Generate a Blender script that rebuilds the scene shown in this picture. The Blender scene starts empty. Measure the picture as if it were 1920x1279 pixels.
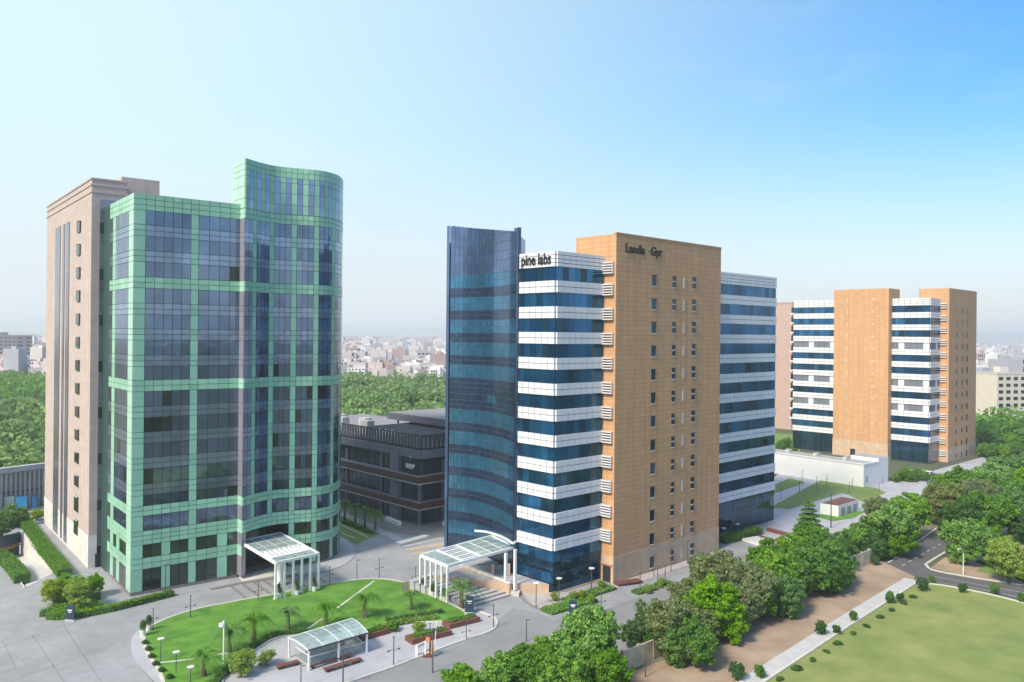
import bpy, bmesh, math, random
import numpy as np
from mathutils import Vector, Matrix
from mathutils.geometry import tessellate_polygon
random.seed(7); rng = np.random.default_rng(7)
R_ = math.radians
S = bpy.context.scene
C = S.collection

# ------------------------------------------------------------------ camera, sky, sun, exposure
F = 1525.0; ROLL = 0.0095; CY = 627.0; H = 40.0
cam_d = bpy.data.cameras.new("camera"); cam = bpy.data.objects.new("camera", cam_d); C.objects.link(cam)
cam_d.sensor_width = 36.0; cam_d.lens = 36.0 * F / 1920.0
cam_d.shift_y = -(639.5 - CY) / 1920.0
cam_d.clip_start = 0.5; cam_d.clip_end = 30000
cam.matrix_world = Matrix.Translation((0, 0, H)) @ Matrix.Rotation(R_(90), 4, 'X') @ Matrix.Rotation(ROLL, 4, 'Z')
S.camera = cam
SUN_AZ = R_(-138); SUN_EL = R_(44)          # azimuth from +Y towards +X
w = bpy.data.worlds.new("World"); S.world = w; w.use_nodes = True
nt = w.node_tree; nt.nodes.clear()
def nd(t, kind, **kw):
    n = t.nodes.new(kind)
    for k, v in kw.items():
        if k.startswith('i_'): n.inputs[k[2:].replace('_', ' ')].default_value = v
        else: setattr(n, k, v)
    return n
sky = nd(nt, 'ShaderNodeTexSky', sky_type='NISHITA', sun_disc=False, sun_elevation=SUN_EL, sun_rotation=SUN_AZ,
         altitude=0.0, air_density=1.0, dust_density=1.6, ozone_density=2.0)
hsv = nd(nt, 'ShaderNodeHueSaturation'); hsv.inputs['Saturation'].default_value = 1.55; hsv.inputs['Value'].default_value = 1.0
nt.links.new(sky.outputs[0], hsv.inputs['Color'])
# thin high cirrus, faint
tc = nd(nt, 'ShaderNodeTexCoord'); mp = nd(nt, 'ShaderNodeMapping'); mp.inputs['Scale'].default_value = (2.2, 5.0, 9.0); mp.inputs['Rotation'].default_value = (0.2, 0.35, 0.5)
nz = nd(nt, 'ShaderNodeTexNoise'); nz.inputs['Scale'].default_value = 1.6; nz.inputs['Detail'].default_value = 7; nz.inputs['Roughness'].default_value = .6
rp = nd(nt, 'ShaderNodeMapRange'); rp.inputs[1].default_value = .56; rp.inputs[2].default_value = .9; rp.inputs[3].default_value = 0; rp.inputs[4].default_value = .3
mx = nd(nt, 'ShaderNodeMixRGB'); mx.inputs[2].default_value = (3.6, 4.0, 4.4, 1)
nt.links.new(tc.outputs['Generated'], mp.inputs[0]); nt.links.new(mp.outputs[0], nz.inputs[0]); nt.links.new(nz.outputs[0], rp.inputs[0])
nt.links.new(rp.outputs[0], mx.inputs[0]); nt.links.new(hsv.outputs[0], mx.inputs[1])
bg = nd(nt, 'ShaderNodeBackground'); bg.inputs['Strength'].default_value = 0.12
wo = nd(nt, 'ShaderNodeOutputWorld')
# pale summer haze: a broad glow round the sun's side of the sky and a whitish belt above the horizon
dt = nd(nt, 'ShaderNodeVectorMath', operation='DOT_PRODUCT'); dt.inputs[1].default_value = (-.93, .28, .12)
g1 = nd(nt, 'ShaderNodeMapRange', interpolation_type='SMOOTHSTEP'); g1.inputs[1].default_value = -.42; g1.inputs[2].default_value = .80; g1.inputs[3].default_value = .09; g1.inputs[4].default_value = .92
gm_ = nd(nt, 'ShaderNodeMixRGB'); gm_.inputs[2].default_value = (3.45, 4.4, 4.55, 1)
sx = nd(nt, 'ShaderNodeSeparateXYZ')
g2 = nd(nt, 'ShaderNodeMapRange', interpolation_type='SMOOTHSTEP'); g2.inputs[1].default_value = -.02; g2.inputs[2].default_value = .27; g2.inputs[3].default_value = .9; g2.inputs[4].default_value = 0
hm_ = nd(nt, 'ShaderNodeMixRGB'); hm_.inputs[2].default_value = (3.6, 3.75, 4.05, 1)
nt.links.new(tc.outputs['Generated'], dt.inputs[0]); nt.links.new(dt.outputs['Value'], g1.inputs[0]); nt.links.new(g1.outputs[0], gm_.inputs[0]); nt.links.new(mx.outputs[0], gm_.inputs[1])
nt.links.new(tc.outputs['Generated'], sx.inputs[0]); nt.links.new(sx.outputs[2], g2.inputs[0]); nt.links.new(g2.outputs[0], hm_.inputs[0]); nt.links.new(gm_.outputs[0], hm_.inputs[1])
nt.links.new(hm_.outputs[0], bg.inputs[0]); nt.links.new(bg.outputs[0], wo.inputs[0])
sl = bpy.data.lights.new("sun", 'SUN'); sl.energy = 2.6; sl.angle = R_(12); sl.color = (1, .90, .74)
so = bpy.data.objects.new("sun", sl); C.objects.link(so)
sv = Vector((math.sin(SUN_AZ) * math.cos(SUN_EL), math.cos(SUN_AZ) * math.cos(SUN_EL), math.sin(SUN_EL)))
so.rotation_euler = sv.to_track_quat('Z', 'Y').to_euler(); so.location = (0, 0, 200)
S.view_settings.view_transform = 'Standard'; S.view_settings.look = 'None'
S.view_settings.exposure = 0.95; S.view_settings.gamma = 1; S.view_settings.use_curve_mapping = False
S.cycles.max_bounces = 6; S.cycles.volume_bounces = 1; S.cycles.diffuse_bounces = 3; S.cycles.glossy_bounces = 3

# ------------------------------------------------------------------ survey helpers: photo measurement -> point on the level z
CR, SR = math.cos(ROLL), math.sin(ROLL)
def ray(px, py):
    u = px - 960; v = py - CY
    return (u * CR + v * SR) / F, (-u * SR + v * CR) / F
def G(px, py, z=0.0):
    a, b = ray(px, py); d = (H - z) / b
    return (a * d, d)
def scr(x, y, z):
    a = x / y * F; b = (H - z) / y * F
    return 960 + a * CR - b * SR, CY + a * SR + b * CR

# ------------------------------------------------------------------ materials
MATS = {}
def mat(name, col, rough=.7, metal=0., var=.12, scale=.4, bump=0., rnd=0., spec=.5, grid=None, detail=4, col2=None, transm=0., alpha=1., island=False, trl=0.):
    if name in MATS: return MATS[name]
    m = bpy.data.materials.new(name); m.use_nodes = True; t = m.node_tree
    b = t.nodes['Principled BSDF']
    b.inputs['Roughness'].default_value = rough; b.inputs['Metallic'].default_value = metal
    b.inputs['Specular IOR Level'].default_value = spec
    if transm: b.inputs['Transmission Weight'].default_value = transm
    if alpha < 1: b.inputs['Alpha'].default_value = alpha
    pos = t.nodes.new('ShaderNodeNewGeometry')
    n = nd(t, 'ShaderNodeTexNoise'); n.inputs['Scale'].default_value = scale; n.inputs['Detail'].default_value = detail; n.inputs['Roughness'].default_value = .6
    t.links.new(pos.outputs['Position'], n.inputs['Vector'])
    mr = nd(t, 'ShaderNodeMapRange'); mr.inputs[1].default_value = .3; mr.inputs[2].default_value = .7
    t.links.new(n.outputs[0], mr.inputs[0])
    mix = nd(t, 'ShaderNodeMixRGB')
    c = col; c2 = col2 or tuple(x * (1 - var) for x in col); c1 = col if col2 else tuple(min(1, x * (1 + var)) for x in col)
    mix.inputs[1].default_value = (*c1, 1); mix.inputs[2].default_value = (*c2, 1)
    t.links.new(mr.outputs[0], mix.inputs[0])
    out = mix.outputs[0]
    if rnd or island:
        oi = t.nodes.new('ShaderNodeObjectInfo')
        add = nd(t, 'ShaderNodeMath', operation='ADD'); fr = nd(t, 'ShaderNodeMath', operation='FRACT')
        t.links.new(oi.outputs['Random'], add.inputs[0]); t.links.new(pos.outputs['Random Per Island'], add.inputs[1]); t.links.new(add.outputs[0], fr.inputs[0])
        m2 = nd(t, 'ShaderNodeMapRange'); m2.inputs[3].default_value = 1 - rnd; m2.inputs[4].default_value = 1 + rnd
        t.links.new(fr.outputs[0], m2.inputs[0])
        h = nd(t, 'ShaderNodeHueSaturation'); t.links.new(m2.outputs[0], h.inputs['Value']); t.links.new(out, h.inputs['Color'])
        out = h.outputs[0]
    bh = None
    if grid:
        # cladding / paving joints: (sizeU, sizeV, mortar, mode); mode 'wall' uses horizontal run + z, 'floor' uses rotated xy
        su, svv, mort, mode, ang, dark = grid
        vm = nd(t, 'ShaderNodeMapping')
        if mode == 'floor':
            vm.inputs['Rotation'].default_value = (0, 0, ang)
            t.links.new(pos.outputs['Position'], vm.inputs[0]); vec = vm.outputs[0]
        else:
            sp = nd(t, 'ShaderNodeSeparateXYZ'); t.links.new(pos.outputs['Position'], sp.inputs[0])
            cr = nd(t, 'ShaderNodeVectorMath', operation='CROSS_PRODUCT'); cr.inputs[1].default_value = (0, 0, 1)
            t.links.new(pos.outputs['True Normal'], cr.inputs[0])
            dp = nd(t, 'ShaderNodeVectorMath', operation='DOT_PRODUCT'); t.links.new(cr.outputs[0], dp.inputs[0]); t.links.new(pos.outputs['Position'], dp.inputs[1])
            cb = nd(t, 'ShaderNodeCombineXYZ'); t.links.new(dp.outputs['Value'], cb.inputs[0]); t.links.new(sp.outputs[2], cb.inputs[1]); vec = cb.outputs[0]
        if mode == 'wall':   # rain streaks and dust running down the cladding
            sm_ = nd(t, 'ShaderNodeMapping'); sm_.inputs['Scale'].default_value = (1.1, .05, 1); t.links.new(vec, sm_.inputs[0])
            sn = nd(t, 'ShaderNodeTexNoise'); sn.inputs['Scale'].default_value = 1; sn.inputs['Detail'].default_value = 6; t.links.new(sm_.outputs[0], sn.inputs['Vector'])
            sr = nd(t, 'ShaderNodeMapRange'); sr.inputs[1].default_value = .3; sr.inputs[2].default_value = .7; sr.inputs[3].default_value = .88; sr.inputs[4].default_value = 1.05; t.links.new(sn.outputs[0], sr.inputs[0])
            mv = nd(t, 'ShaderNodeMixRGB', blend_type='MULTIPLY'); mv.inputs[0].default_value = 1; t.links.new(out, mv.inputs[1]); t.links.new(sr.outputs[0], mv.inputs[2]); out = mv.outputs[0]
        br = nd(t, 'ShaderNodeTexBrick'); br.offset = 0.0; br.inputs['Scale'].default_value = 1.0
        br.inputs['Brick Width'].default_value = su; br.inputs['Row Height'].default_value = svv; br.inputs['Mortar Size'].default_value = mort
        br.inputs['Color1'].default_value = (1, 1, 1, 1); br.inputs['Color2'].default_value = (.9, .9, .9, 1); br.inputs['Mortar'].default_value = (dark, dark, dark, 1)
        t.links.new(vec, br.inputs['Vector'])
        mu = nd(t, 'ShaderNodeMixRGB', blend_type='MULTIPLY'); mu.inputs[0].default_value = 1
        t.links.new(out, mu.inputs[1]); t.links.new(br.outputs['Color'], mu.inputs[2]); out = mu.outputs[0]; bh = br.outputs['Fac']
    t.links.new(out, b.inputs['Base Color'])
    if bump:
        bp = nd(t, 'ShaderNodeBump'); bp.inputs['Strength'].default_value = bump; bp.inputs['Distance'].default_value = .1
        n2 = nd(t, 'ShaderNodeTexNoise'); n2.inputs['Scale'].default_value = scale * 6; n2.inputs['Detail'].default_value = 5
        t.links.new(pos.outputs['Position'], n2.inputs['Vector']); t.links.new(n2.outputs[0], bp.inputs['Height']); t.links.new(bp.outputs[0], b.inputs['Normal'])
    if trl:
        tr = nd(t, 'ShaderNodeBsdfTranslucent'); ms = nd(t, 'ShaderNodeMixShader'); ms.inputs[0].default_value = trl
        t.links.new(out, tr.inputs[0]); t.links.new(b.outputs[0], ms.inputs[1]); t.links.new(tr.outputs[0], ms.inputs[2])
        t.links.new(ms.outputs[0], t.nodes['Material Output'].inputs[0])
    MATS[name] = m
    return m
def glass(name, col, rough=.06, metal=.75, rnd=.35, wave=.004):
    m = mat(name, col, rough, metal, var=.25, scale=.12, rnd=rnd)
    t = m.node_tree; b = t.nodes['Principled BSDF']
    pos = [n for n in t.nodes if n.type == 'NEW_GEOMETRY'][0]
    bp = nd(t, 'ShaderNodeBump'); bp.inputs['Strength'].default_value = .25; bp.inputs['Distance'].default_value = wave * 10
    n2 = nd(t, 'ShaderNodeTexNoise'); n2.inputs['Scale'].default_value = .7; n2.inputs['Detail'].default_value = 1
    t.links.new(pos.outputs['Position'], n2.inputs['Vector']); t.links.new(n2.outputs[0], bp.inputs['Height']); t.links.new(bp.outputs[0], b.inputs['Normal'])
    return m

M = dict(
    earth=mat('earth', (.22, .19, .13), .95, var=.3, scale=.02, detail=8, col2=(.12, .15, .06)),
    far_ground=mat('far_ground', (.12, .11, .075), .95, var=.3, scale=.01, detail=8, col2=(.06, .09, .03)),
    paving=mat('paving', (.31, .31, .325), .75, var=.17, scale=.10, detail=13, grid=(1.2, 1.2, .02, 'floor', .82, .86)),
    paving_light=mat('paving_light', (.43, .42, .45), .7, var=.07, scale=.2, detail=7, grid=(1.8, 1.8, .02, 'floor', .82, .86)),
    paving_dark=mat('paving_dark', (.20, .19, .19), .8, var=.12, scale=.3, detail=6),
    concrete_road=mat('concrete_road', (.24, .24, .24), .85, var=.18, scale=.10, detail=9, bump=.1),
    asphalt=mat('asphalt', (.11, .105, .11), .9, var=.15, scale=.3, detail=8, bump=.15),
    dirt=mat('dirt', (.43, .32, .23), .95, scale=.16, detail=12, col2=(.25, .17, .11), bump=.5),
    concrete=mat('concrete', (.48, .47, .46), .85, var=.10, scale=.5, detail=7),
    kerb=mat('kerb', (.55, .52, .46), .8, var=.1, scale=1.),
    lawn=mat('lawn', (.14, .30, .03), .95, scale=.35, detail=12, col2=(.05, .16, .015), bump=.6),
    lawn_pale=mat('lawn_pale', (.28, .29, .09), .95, scale=.16, detail=13, col2=(.14, .20, .045), bump=.6),
    lawn_mid=mat('lawn_mid', (.19, .25, .07), .95, scale=.1, detail=9, col2=(.13, .19, .04), bump=.4),
    peach=mat('peach_stone', (.53, .43, .39), .85, var=.03, scale=.3, grid=(2.4, .8, .03, 'wall', 0, .86)),
    ivory=mat('ivory_stone', (.70, .67, .63), .8, var=.04, scale=.4, grid=(1.6, .8, .03, 'wall', 0, .88)),
    gold=mat('ochre_cladding', (.63, .35, .175), .7, var=.02, scale=.2, grid=(1.7, .8, .045, 'wall', 0, .72)),
    pale_ochre=mat('pale_ochre_shutter', (.58, .42, .30), .7),
    sandstone=mat('sandstone', (.64, .47, .33), .85, scale=.5, detail=6, col2=(.54, .38, .26), grid=(1.2, .8, .02, 'wall', 0, .9)),
    white_panel=mat('white_panel', (.72, .72, .74), .45, var=.03, scale=.5, rnd=.03),
    joint=mat('panel_joint', (.26, .25, .26), .7),
    green_panel=mat('green_panel', (.285, .54, .385), .30, var=.08, scale=.3, rnd=.10, spec=.35),
    green_light=mat('pale_green_panel', (.40, .62, .50), .35, var=.05, scale=.3, rnd=.06),
    green_joint=mat('green_joint', (.02, .065, .055), .5),
    a_glass=glass('slate_glass', (.145, .205, .30), .045, .8, rnd=.15),
    a_spandrel=glass('slate_spandrel_glass', (.235, .305, .41), .10, .7, rnd=.08),
    a_dark=glass('dark_window_glass', (.06, .08, .08), .08, .7),
    grey_glass=glass('grey_strip_glass', (.20, .21, .26), .2, .5, rnd=.1),
    b_glass=glass('blue_ribbon_glass', (.025, .13, .27), .05, .7, rnd=.38),
    b_teal=glass('teal_curtain_glass', (.055, .19, .32), .09, .6, rnd=.10),
    b_dark=glass('dark_curtain_glass', (.045, .08, .15), .1, .6, rnd=.15),
    b_crown=glass('crown_curtain_glass', (.11, .17, .30), .12, .65, rnd=.10),
    b_navy=glass('ground_floor_glass', (.02, .07, .12), .06, .65, rnd=.3),
    b_joint=mat('silver_joint', (.42, .50, .58), .4, .3),
    b_joint_dark=mat('navy_joint', (.03, .06, .09), .4),
    white=mat('white_paint', (.78, .78, .76), .5, var=.03, scale=.6),
    white_wall=mat('white_render', (.72, .72, .73), .85, var=.05, scale=.25, detail=7),
    canopy_glass=mat('canopy_glass', (.42, .52, .50), .15, .2, var=.25, scale=.8, detail=6, alpha=.86),
    rail_glass=mat('rail_glass', (.35, .42, .44), .1, .1, alpha=.45),
    dark=mat('dark_metal', (.05, .05, .055), .5, .3),
    post=mat('lamp_post_grey', (.10, .10, .11), .5, .3),
    return_grey=mat('return_grey', (.30, .28, .32), .35, .2),
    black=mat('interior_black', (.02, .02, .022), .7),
    lamp=mat('lamp_diffuser', (.75, .76, .74), .4),
    corten=mat('rust_red_cladding', (.20, .075, .055), .7, scale=1.2, col2=(.13, .05, .04)),
    mall_red=mat('mall_red_band', (.10, .042, .033), .6, scale=.5, col2=(.065, .03, .027)),
    mall_grey=mat('mall_grey_panel', (.15, .17, .215), .6, var=.1, scale=.4, rnd=.08),
    mall_glass=glass('mall_glass', (.07, .10, .14), .12, .6, rnd=.3),
    mall_roof=mat('mall_roof', (.26, .24, .26), .8, var=.1, scale=.3),
    mall_slab=mat('mall_canopy_slab', (.14, .135, .17), .7),
    screen=mat('roof_screen', (.085, .085, .10), .7, var=.2, scale=.6),
    boundary=mat('boundary_wall', (.56, .50, .38), .9, scale=.8, detail=8, col2=(.34, .30, .23)),
    bark=mat('bark', (.11, .08, .055), .95, scale=3),
    sign_blue=mat('sign_blue', (.02, .05, .09), .4),
    text=mat('sign_lettering', (.012, .013, .018), .5),
    text_white=mat('sign_lettering_white', (.85, .85, .85), .5),
    text_green=mat('sign_plus_green', (.12, .32, .15), .5),
    yellow=mat('yellow_stripe', (.65, .32, .03), .6),
    paint=mat('road_paint', (.42, .42, .41), .8, var=.15, scale=2),
    orange=mat('orange_plastic', (.75, .22, .05), .5),
    blue_sheet=mat('blue_sheet', (.02, .20, .42), .6),
    grey_sheet=mat('grey_sheet', (.22, .30, .36), .6),
    hoard=mat('ribbed_wall', (.26, .22, .20), .8, scale=.4),
    pink=mat('pink_plaster', (.48, .34, .30), .85, var=.05),
    cream=mat('cream_plaster', (.62, .56, .48), .85, var=.05),
    apt_grey=mat('grey_plaster', (.36, .36, .40), .85, var=.05),
    roof=mat('flat_roof', (.34, .33, .32), .9, var=.15, scale=.3, detail=6),
    rubber=mat('tyre_rubber', (.02, .02, .02), .8),
    planter=mat('planter_white', (.66, .66, .62), .6),
)
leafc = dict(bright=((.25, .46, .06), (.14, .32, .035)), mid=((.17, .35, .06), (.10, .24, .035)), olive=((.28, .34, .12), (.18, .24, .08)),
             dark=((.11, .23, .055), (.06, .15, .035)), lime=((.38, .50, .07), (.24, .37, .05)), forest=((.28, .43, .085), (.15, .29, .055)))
for k, (a, b) in leafc.items():
    m_ = M['leaf_' + k] = mat('leaf_' + k, a, .65, scale=.035 if k == 'forest' else .45, detail=3, col2=b, rnd=.35, spec=.2, trl=.42)
    t_ = m_.node_tree; h_ = [n for n in t_.nodes if n.type == 'HUE_SAT'][0]; o_ = t_.nodes.new('ShaderNodeObjectInfo')   # each tree its own shade of green
    q_ = nd(t_, 'ShaderNodeMapRange'); q_.inputs[3].default_value = .491; q_.inputs[4].default_value = .507; t_.links.new(o_.outputs['Random'], q_.inputs[0]); t_.links.new(q_.outputs[0], h_.inputs['Hue'])
    q_ = nd(t_, 'ShaderNodeMapRange'); q_.inputs[3].default_value = 1.12; q_.inputs[4].default_value = .82; t_.links.new(o_.outputs['Random'], q_.inputs[0]); t_.links.new(q_.outputs[0], h_.inputs['Saturation'])

# ------------------------------------------------------------------ object helpers
def tag(o, label=None, cat=None, group=None, kind=None):
    if label: o['label'] = label
    if cat: o['category'] = cat
    if group: o['group'] = group
    if kind: o['kind'] = kind
    return o
def thing(name, label, cat, loc=(0, 0, 0), group=None, rz=0):
    o = bpy.data.objects.new(name, None); C.objects.link(o); o.location = loc; o.rotation_euler.z = rz; o.empty_display_size = .5
    return tag(o, label, cat, group)
def link(name, me, parent=None, loc=None, world=True):
    o = bpy.data.objects.new(name, me); C.objects.link(o)
    if loc is not None: o.location = loc
    if parent is not None:
        o.parent = parent
        if world: # coordinates were given in world space, bring them to the parent's
            base = Vector((0, 0, 0)); p = parent
            while p: base += p.location; p = p.parent
            o.location = Vector(o.location) - base
    return o
class MB:
    def __init__(s): s.v = []; s.f = []; s.m = []; s.mats = []
    def mi(s, m):
        if m not in s.mats: s.mats.append(m)
        return s.mats.index(m)
    def face(s, pts, m):
        k = len(s.v); s.v += [tuple(p) for p in pts]; s.f.append(tuple(range(k, k + len(pts)))); s.m.append(s.mi(m)); return s
    def box(s, c, size, m, rz=0., taper=1.):
        cx, cy, cz = c; sx, sy, sz = (q / 2 for q in size); ca, sa = math.cos(rz), math.sin(rz); k = len(s.v)
        for z, t in ((-sz, 1), (sz, taper)):
            for x, y in ((-sx, -sy), (sx, -sy), (sx, sy), (-sx, sy)):
                x *= t; y *= t
                s.v.append((cx + x * ca - y * sa, cy + x * sa + y * ca, cz + z))
        for q in ((0, 3, 2, 1), (4, 5, 6, 7), (0, 1, 5, 4), (1, 2, 6, 5), (2, 3, 7, 6), (3, 0, 4, 7)):
            s.f.append(tuple(k + i for i in q)); s.m.append(s.mi(m))
        return s
    def beam(s, a, b, wd, m, ht=None):
        a = Vector(a); b = Vector(b); d = (b - a); L = d.length
        if L < 1e-6: return s
        d.normalize(); up = Vector((0, 0, 1)) if abs(d.z) < .95 else Vector((1, 0, 0))
        x = d.cross(up).normalized() * wd / 2; y = x.cross(d).normalized() * (ht or wd) / 2; k = len(s.v)
        for p in (a, b):
            for q in (-x - y, x - y, x + y, -x + y): s.v.append(tuple(p + q))
        for q in ((0, 1, 2, 3), (7, 6, 5, 4), (4, 5, 1, 0), (5, 6, 2, 1), (6, 7, 3, 2), (7, 4, 0, 3)):
            s.f.append(tuple(k + i for i in q)); s.m.append(s.mi(m))
        return s
    def tube(s, pts, rad, m, n=6, cap=True):
        k0 = len(s.v); P = [Vector(p) for p in pts]
        for i, p in enumerate(P):
            d = (P[min(i + 1, len(P) - 1)] - P[max(i - 1, 0)]).normalized()
            up = Vector((0, 0, 1)) if abs(d.z) < .9 else Vector((1, 0, 0))
            x = d.cross(up).normalized(); y = d.cross(x)
            for j in range(n):
                a = 2 * math.pi * j / n; s.v.append(tuple(p + (x * math.cos(a) + y * math.sin(a)) * rad[i]))
        for i in range(len(P) - 1):
            for j in range(n):
                a = k0 + i * n + j; b = k0 + i * n + (j + 1) % n
                s.f.append((a, b, b + n, a + n)); s.m.append(s.mi(m))
        if cap:
            s.f.append(tuple(k0 + (len(P) - 1) * n + j for j in range(n))); s.m.append(s.mi(m))
            s.f.append(tuple(k0 + j for j in reversed(range(n)))); s.m.append(s.mi(m))
        return s
    def prism(s, pts, z0, z1, m, top=None):
        n = len(pts)
        ar = sum(pts[i][0] * pts[(i + 1) % n][1] - pts[(i + 1) % n][0] * pts[i][1] for i in range(n))
        if ar < 0: pts = pts[::-1]
        for i in range(n):
            a, b = pts[i], pts[(i + 1) % n]
            s.face([(a[0], a[1], z0), (b[0], b[1], z0), (b[0], b[1], z1), (a[0], a[1], z1)], m)
        for tri in tessellate_polygon([[Vector((p[0], p[1], 0)) for p in pts]]):
            q = [pts[i] for i in tri]
            if (q[1][0] - q[0][0]) * (q[2][1] - q[0][1]) - (q[2][0] - q[0][0]) * (q[1][1] - q[0][1]) < 0: q = q[::-1]
            s.face([(p[0], p[1], z1) for p in q], top or m)
        return s
    def mesh(s, name):
        me = bpy.data.meshes.new(name); me.from_pydata(s.v, [], s.f)
        for m in s.mats: me.materials.append(m)
        me.polygons.foreach_set('material_index', s.m); me.update(); return me
    def build(s, name, parent=None, base=None, kind=None):
        # base: shift the origin of a world-built mesh to this point
        if base is None and parent is not None:
            base = Vector((0, 0, 0)); p = parent
            while p: base = base + p.location; p = p.parent
        if base is not None and len(s.v):
            b = Vector(base); s.v = [(x - b.x, y - b.y, z - b.z) for x, y, z in s.v]
        o = bpy.data.objects.new(name, s.mesh(name)); C.objects.link(o)
        if parent is not None: o.parent = parent
        elif base is not None: o.location = base
        if kind: o['kind'] = kind
        return o
def sheet(name, pts, z, m, holes=(), kind='structure', thick=0., parent=None):
    mb = MB(); loops = [[Vector((p[0], p[1], 0)) for p in pts]] + [[Vector((p[0], p[1], 0)) for p in h] for h in holes]
    allp = [p for l in loops for p in l]
    for tri in tessellate_polygon(loops):
        q = [allp[i] for i in tri]
        if (q[1] - q[0]).cross(q[2] - q[0]).z < 0: q = q[::-1]
        mb.face([(p.x, p.y, z) for p in q], m)
    if thick:
        for l in loops:
            for i in range(len(l)):
                a, b = l[i], l[(i + 1) % len(l)]
                mb.face([(a.x, a.y, z - thick), (b.x, b.y, z - thick), (b.x, b.y, z), (a.x, a.y, z)], m)
    o = mb.build(name, parent)
    if kind and parent is None: o['kind'] = kind
    elif kind == 'stuff': o['kind'] = kind
    return o
def smooth_path(pts, n=6, closed=False):
    P = [Vector((p[0], p[1])) for p in pts]; out = []; N = len(P)
    for i in range(N if closed else N - 1):
        g = lambda k: P[k % N] if closed else P[max(0, min(N - 1, k))]
        p0, p1, p2, p3 = g(i - 1), g(i), g(i + 1), g(i + 2)
        for j in range(n):
            t = j / n
            out.append(tuple(.5 * ((2 * p1) + (-p0 + p2) * t + (2 * p0 - 5 * p1 + 4 * p2 - p3) * t * t + (-p0 + 3 * p1 - 3 * p2 + p3) * t ** 3)))
    if not closed: out.append(tuple(P[-1]))
    return out
def strip_along(mb, path, w0, z0, z1, m, closed=False):
    n = len(path); ring = []
    for i in range(n):
        a = Vector(path[(i - 1) % n] if (closed or i) else path[i]); b = Vector(path[(i + 1) % n] if (closed or i < n - 1) else path[i])
        d = (b - a).normalized(); nn = Vector((-d.y, d.x)) * w0 / 2; p = Vector(path[i]); ring.append((p - nn, p + nn))
    for i in range(n if closed else n - 1):
        a, b = ring[i], ring[(i + 1) % n]
        q = [a[0], b[0], b[1], a[1]]
        if (q[1] - q[0]).x * (q[2] - q[0]).y - (q[1] - q[0]).y * (q[2] - q[0]).x < 0: pass
        mb.face([(v.x, v.y, z1) for v in q], m)
        if z1 > z0:
            mb.face([(a[0].x, a[0].y, z0), (b[0].x, b[0].y, z0), (b[0].x, b[0].y, z1), (a[0].x, a[0].y, z1)], m)
            mb.face([(b[1].x, b[1].y, z0), (a[1].x, a[1].y, z0), (a[1].x, a[1].y, z1), (b[1].x, b[1].y, z1)], m)
    return mb
UNIT = {}
def unit_box(m):
    if m.name not in UNIT: UNIT[m.name] = MB().box((0, 0, 0), (1, 1, 1), m).mesh('unit_' + m.name)
    return UNIT[m.name]
class Cells:
    """facade pieces: every one is an object sharing a unit mesh; past the limit the smallest are joined"""
    def __init__(s, root): s.root = root; s.c = {}
    def add(s, name, m, p, ang, size):
        s.c.setdefault(name, []).append((m, p, ang, size))
    def flush(s, limit=285):
        for name, L in s.c.items():
            L.sort(key=lambda q: -(q[3][0] * q[3][2]) / max(1, q[1][1]) ** 2)
            for m, p, ang, size in L[:limit]:
                o = link(name, unit_box(m), s.root, p); o.rotation_euler.z = ang; o.scale = size
            if len(L) > limit:
                mb = MB()
                for m, p, ang, size in L[limit:]: mb.box(p, size, m, ang)
                mb.build(name, s.root, kind='stuff')
def face_grid(cells, p0, D, cols, rows, fn, off=.04, th=.10, gap=.075):
    """p0: start (left end seen from outside); D: unit run; rows: descending z edges; fn(i,j,zt,zb)->(name,mat) or None"""
    N = (D[1], -D[0]); ang = math.atan2(D[1], D[0]); s = 0.
    for i, wd in enumerate(cols):
        for j in range(len(rows) - 1):
            zt, zb = rows[j], rows[j + 1]; r = fn(i, j, zt, zb)
            if r:
                o2 = off + (r[2] if len(r) > 2 else 0)
                c = (p0[0] + D[0] * (s + wd / 2) + N[0] * o2, p0[1] + D[1] * (s + wd / 2) + N[1] * o2, (zt + zb) / 2)
                cells.add(r[0], r[1], c, ang, (wd - gap, th, zt - zb - gap))
        s += wd
def text_obj(body, size, m, parent, origin, D, depth=.12, name='lettering', spacing=1.0, bold=0.0, sx=1.0, sy=1.0):
    cu = bpy.data.curves.new(name, 'FONT'); cu.body = body; cu.size = size; cu.extrude = depth / 2; cu.offset = bold; cu.space_character = spacing; cu.resolution_u = 3
    t = bpy.data.objects.new(name, cu); C.objects.link(t)
    bpy.context.view_layer.update()
    me = bpy.data.meshes.new_from_object(t.evaluated_get(bpy.context.evaluated_depsgraph_get())); bpy.data.objects.remove(t)
    me.materials.clear(); me.materials.append(m)
    ang = math.atan2(D[1], D[0])
    me.transform(Matrix.Diagonal((sx, sy, 1, 1))); Mx = Matrix.Rotation(ang, 4, 'Z') @ Matrix.Rotation(R_(90), 4, 'X'); me.transform(Mx)
    return link(name, me, parent, origin)

# ------------------------------------------------------------------ frames of the two campuses
def unit(a): return (math.sin(R_(a)), math.cos(R_(a)))
RB, LB = (.725, .689), (-.689, .725); B0 = (6.7, 125.2)
RA, LA = (.779, .627), (-.627, .779); A0 = (-57.0, 122.4)
def Bp(r, l, o=B0): return (o[0] + RB[0] * r + LB[0] * l, o[1] + RB[1] * r + LB[1] * l)
def Ap(r, l, o=A0): return (o[0] + RA[0] * r + LA[0] * l, o[1] + RA[1] * r + LA[1] * l)
neg = lambda v: (-v[0], -v[1])

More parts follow.
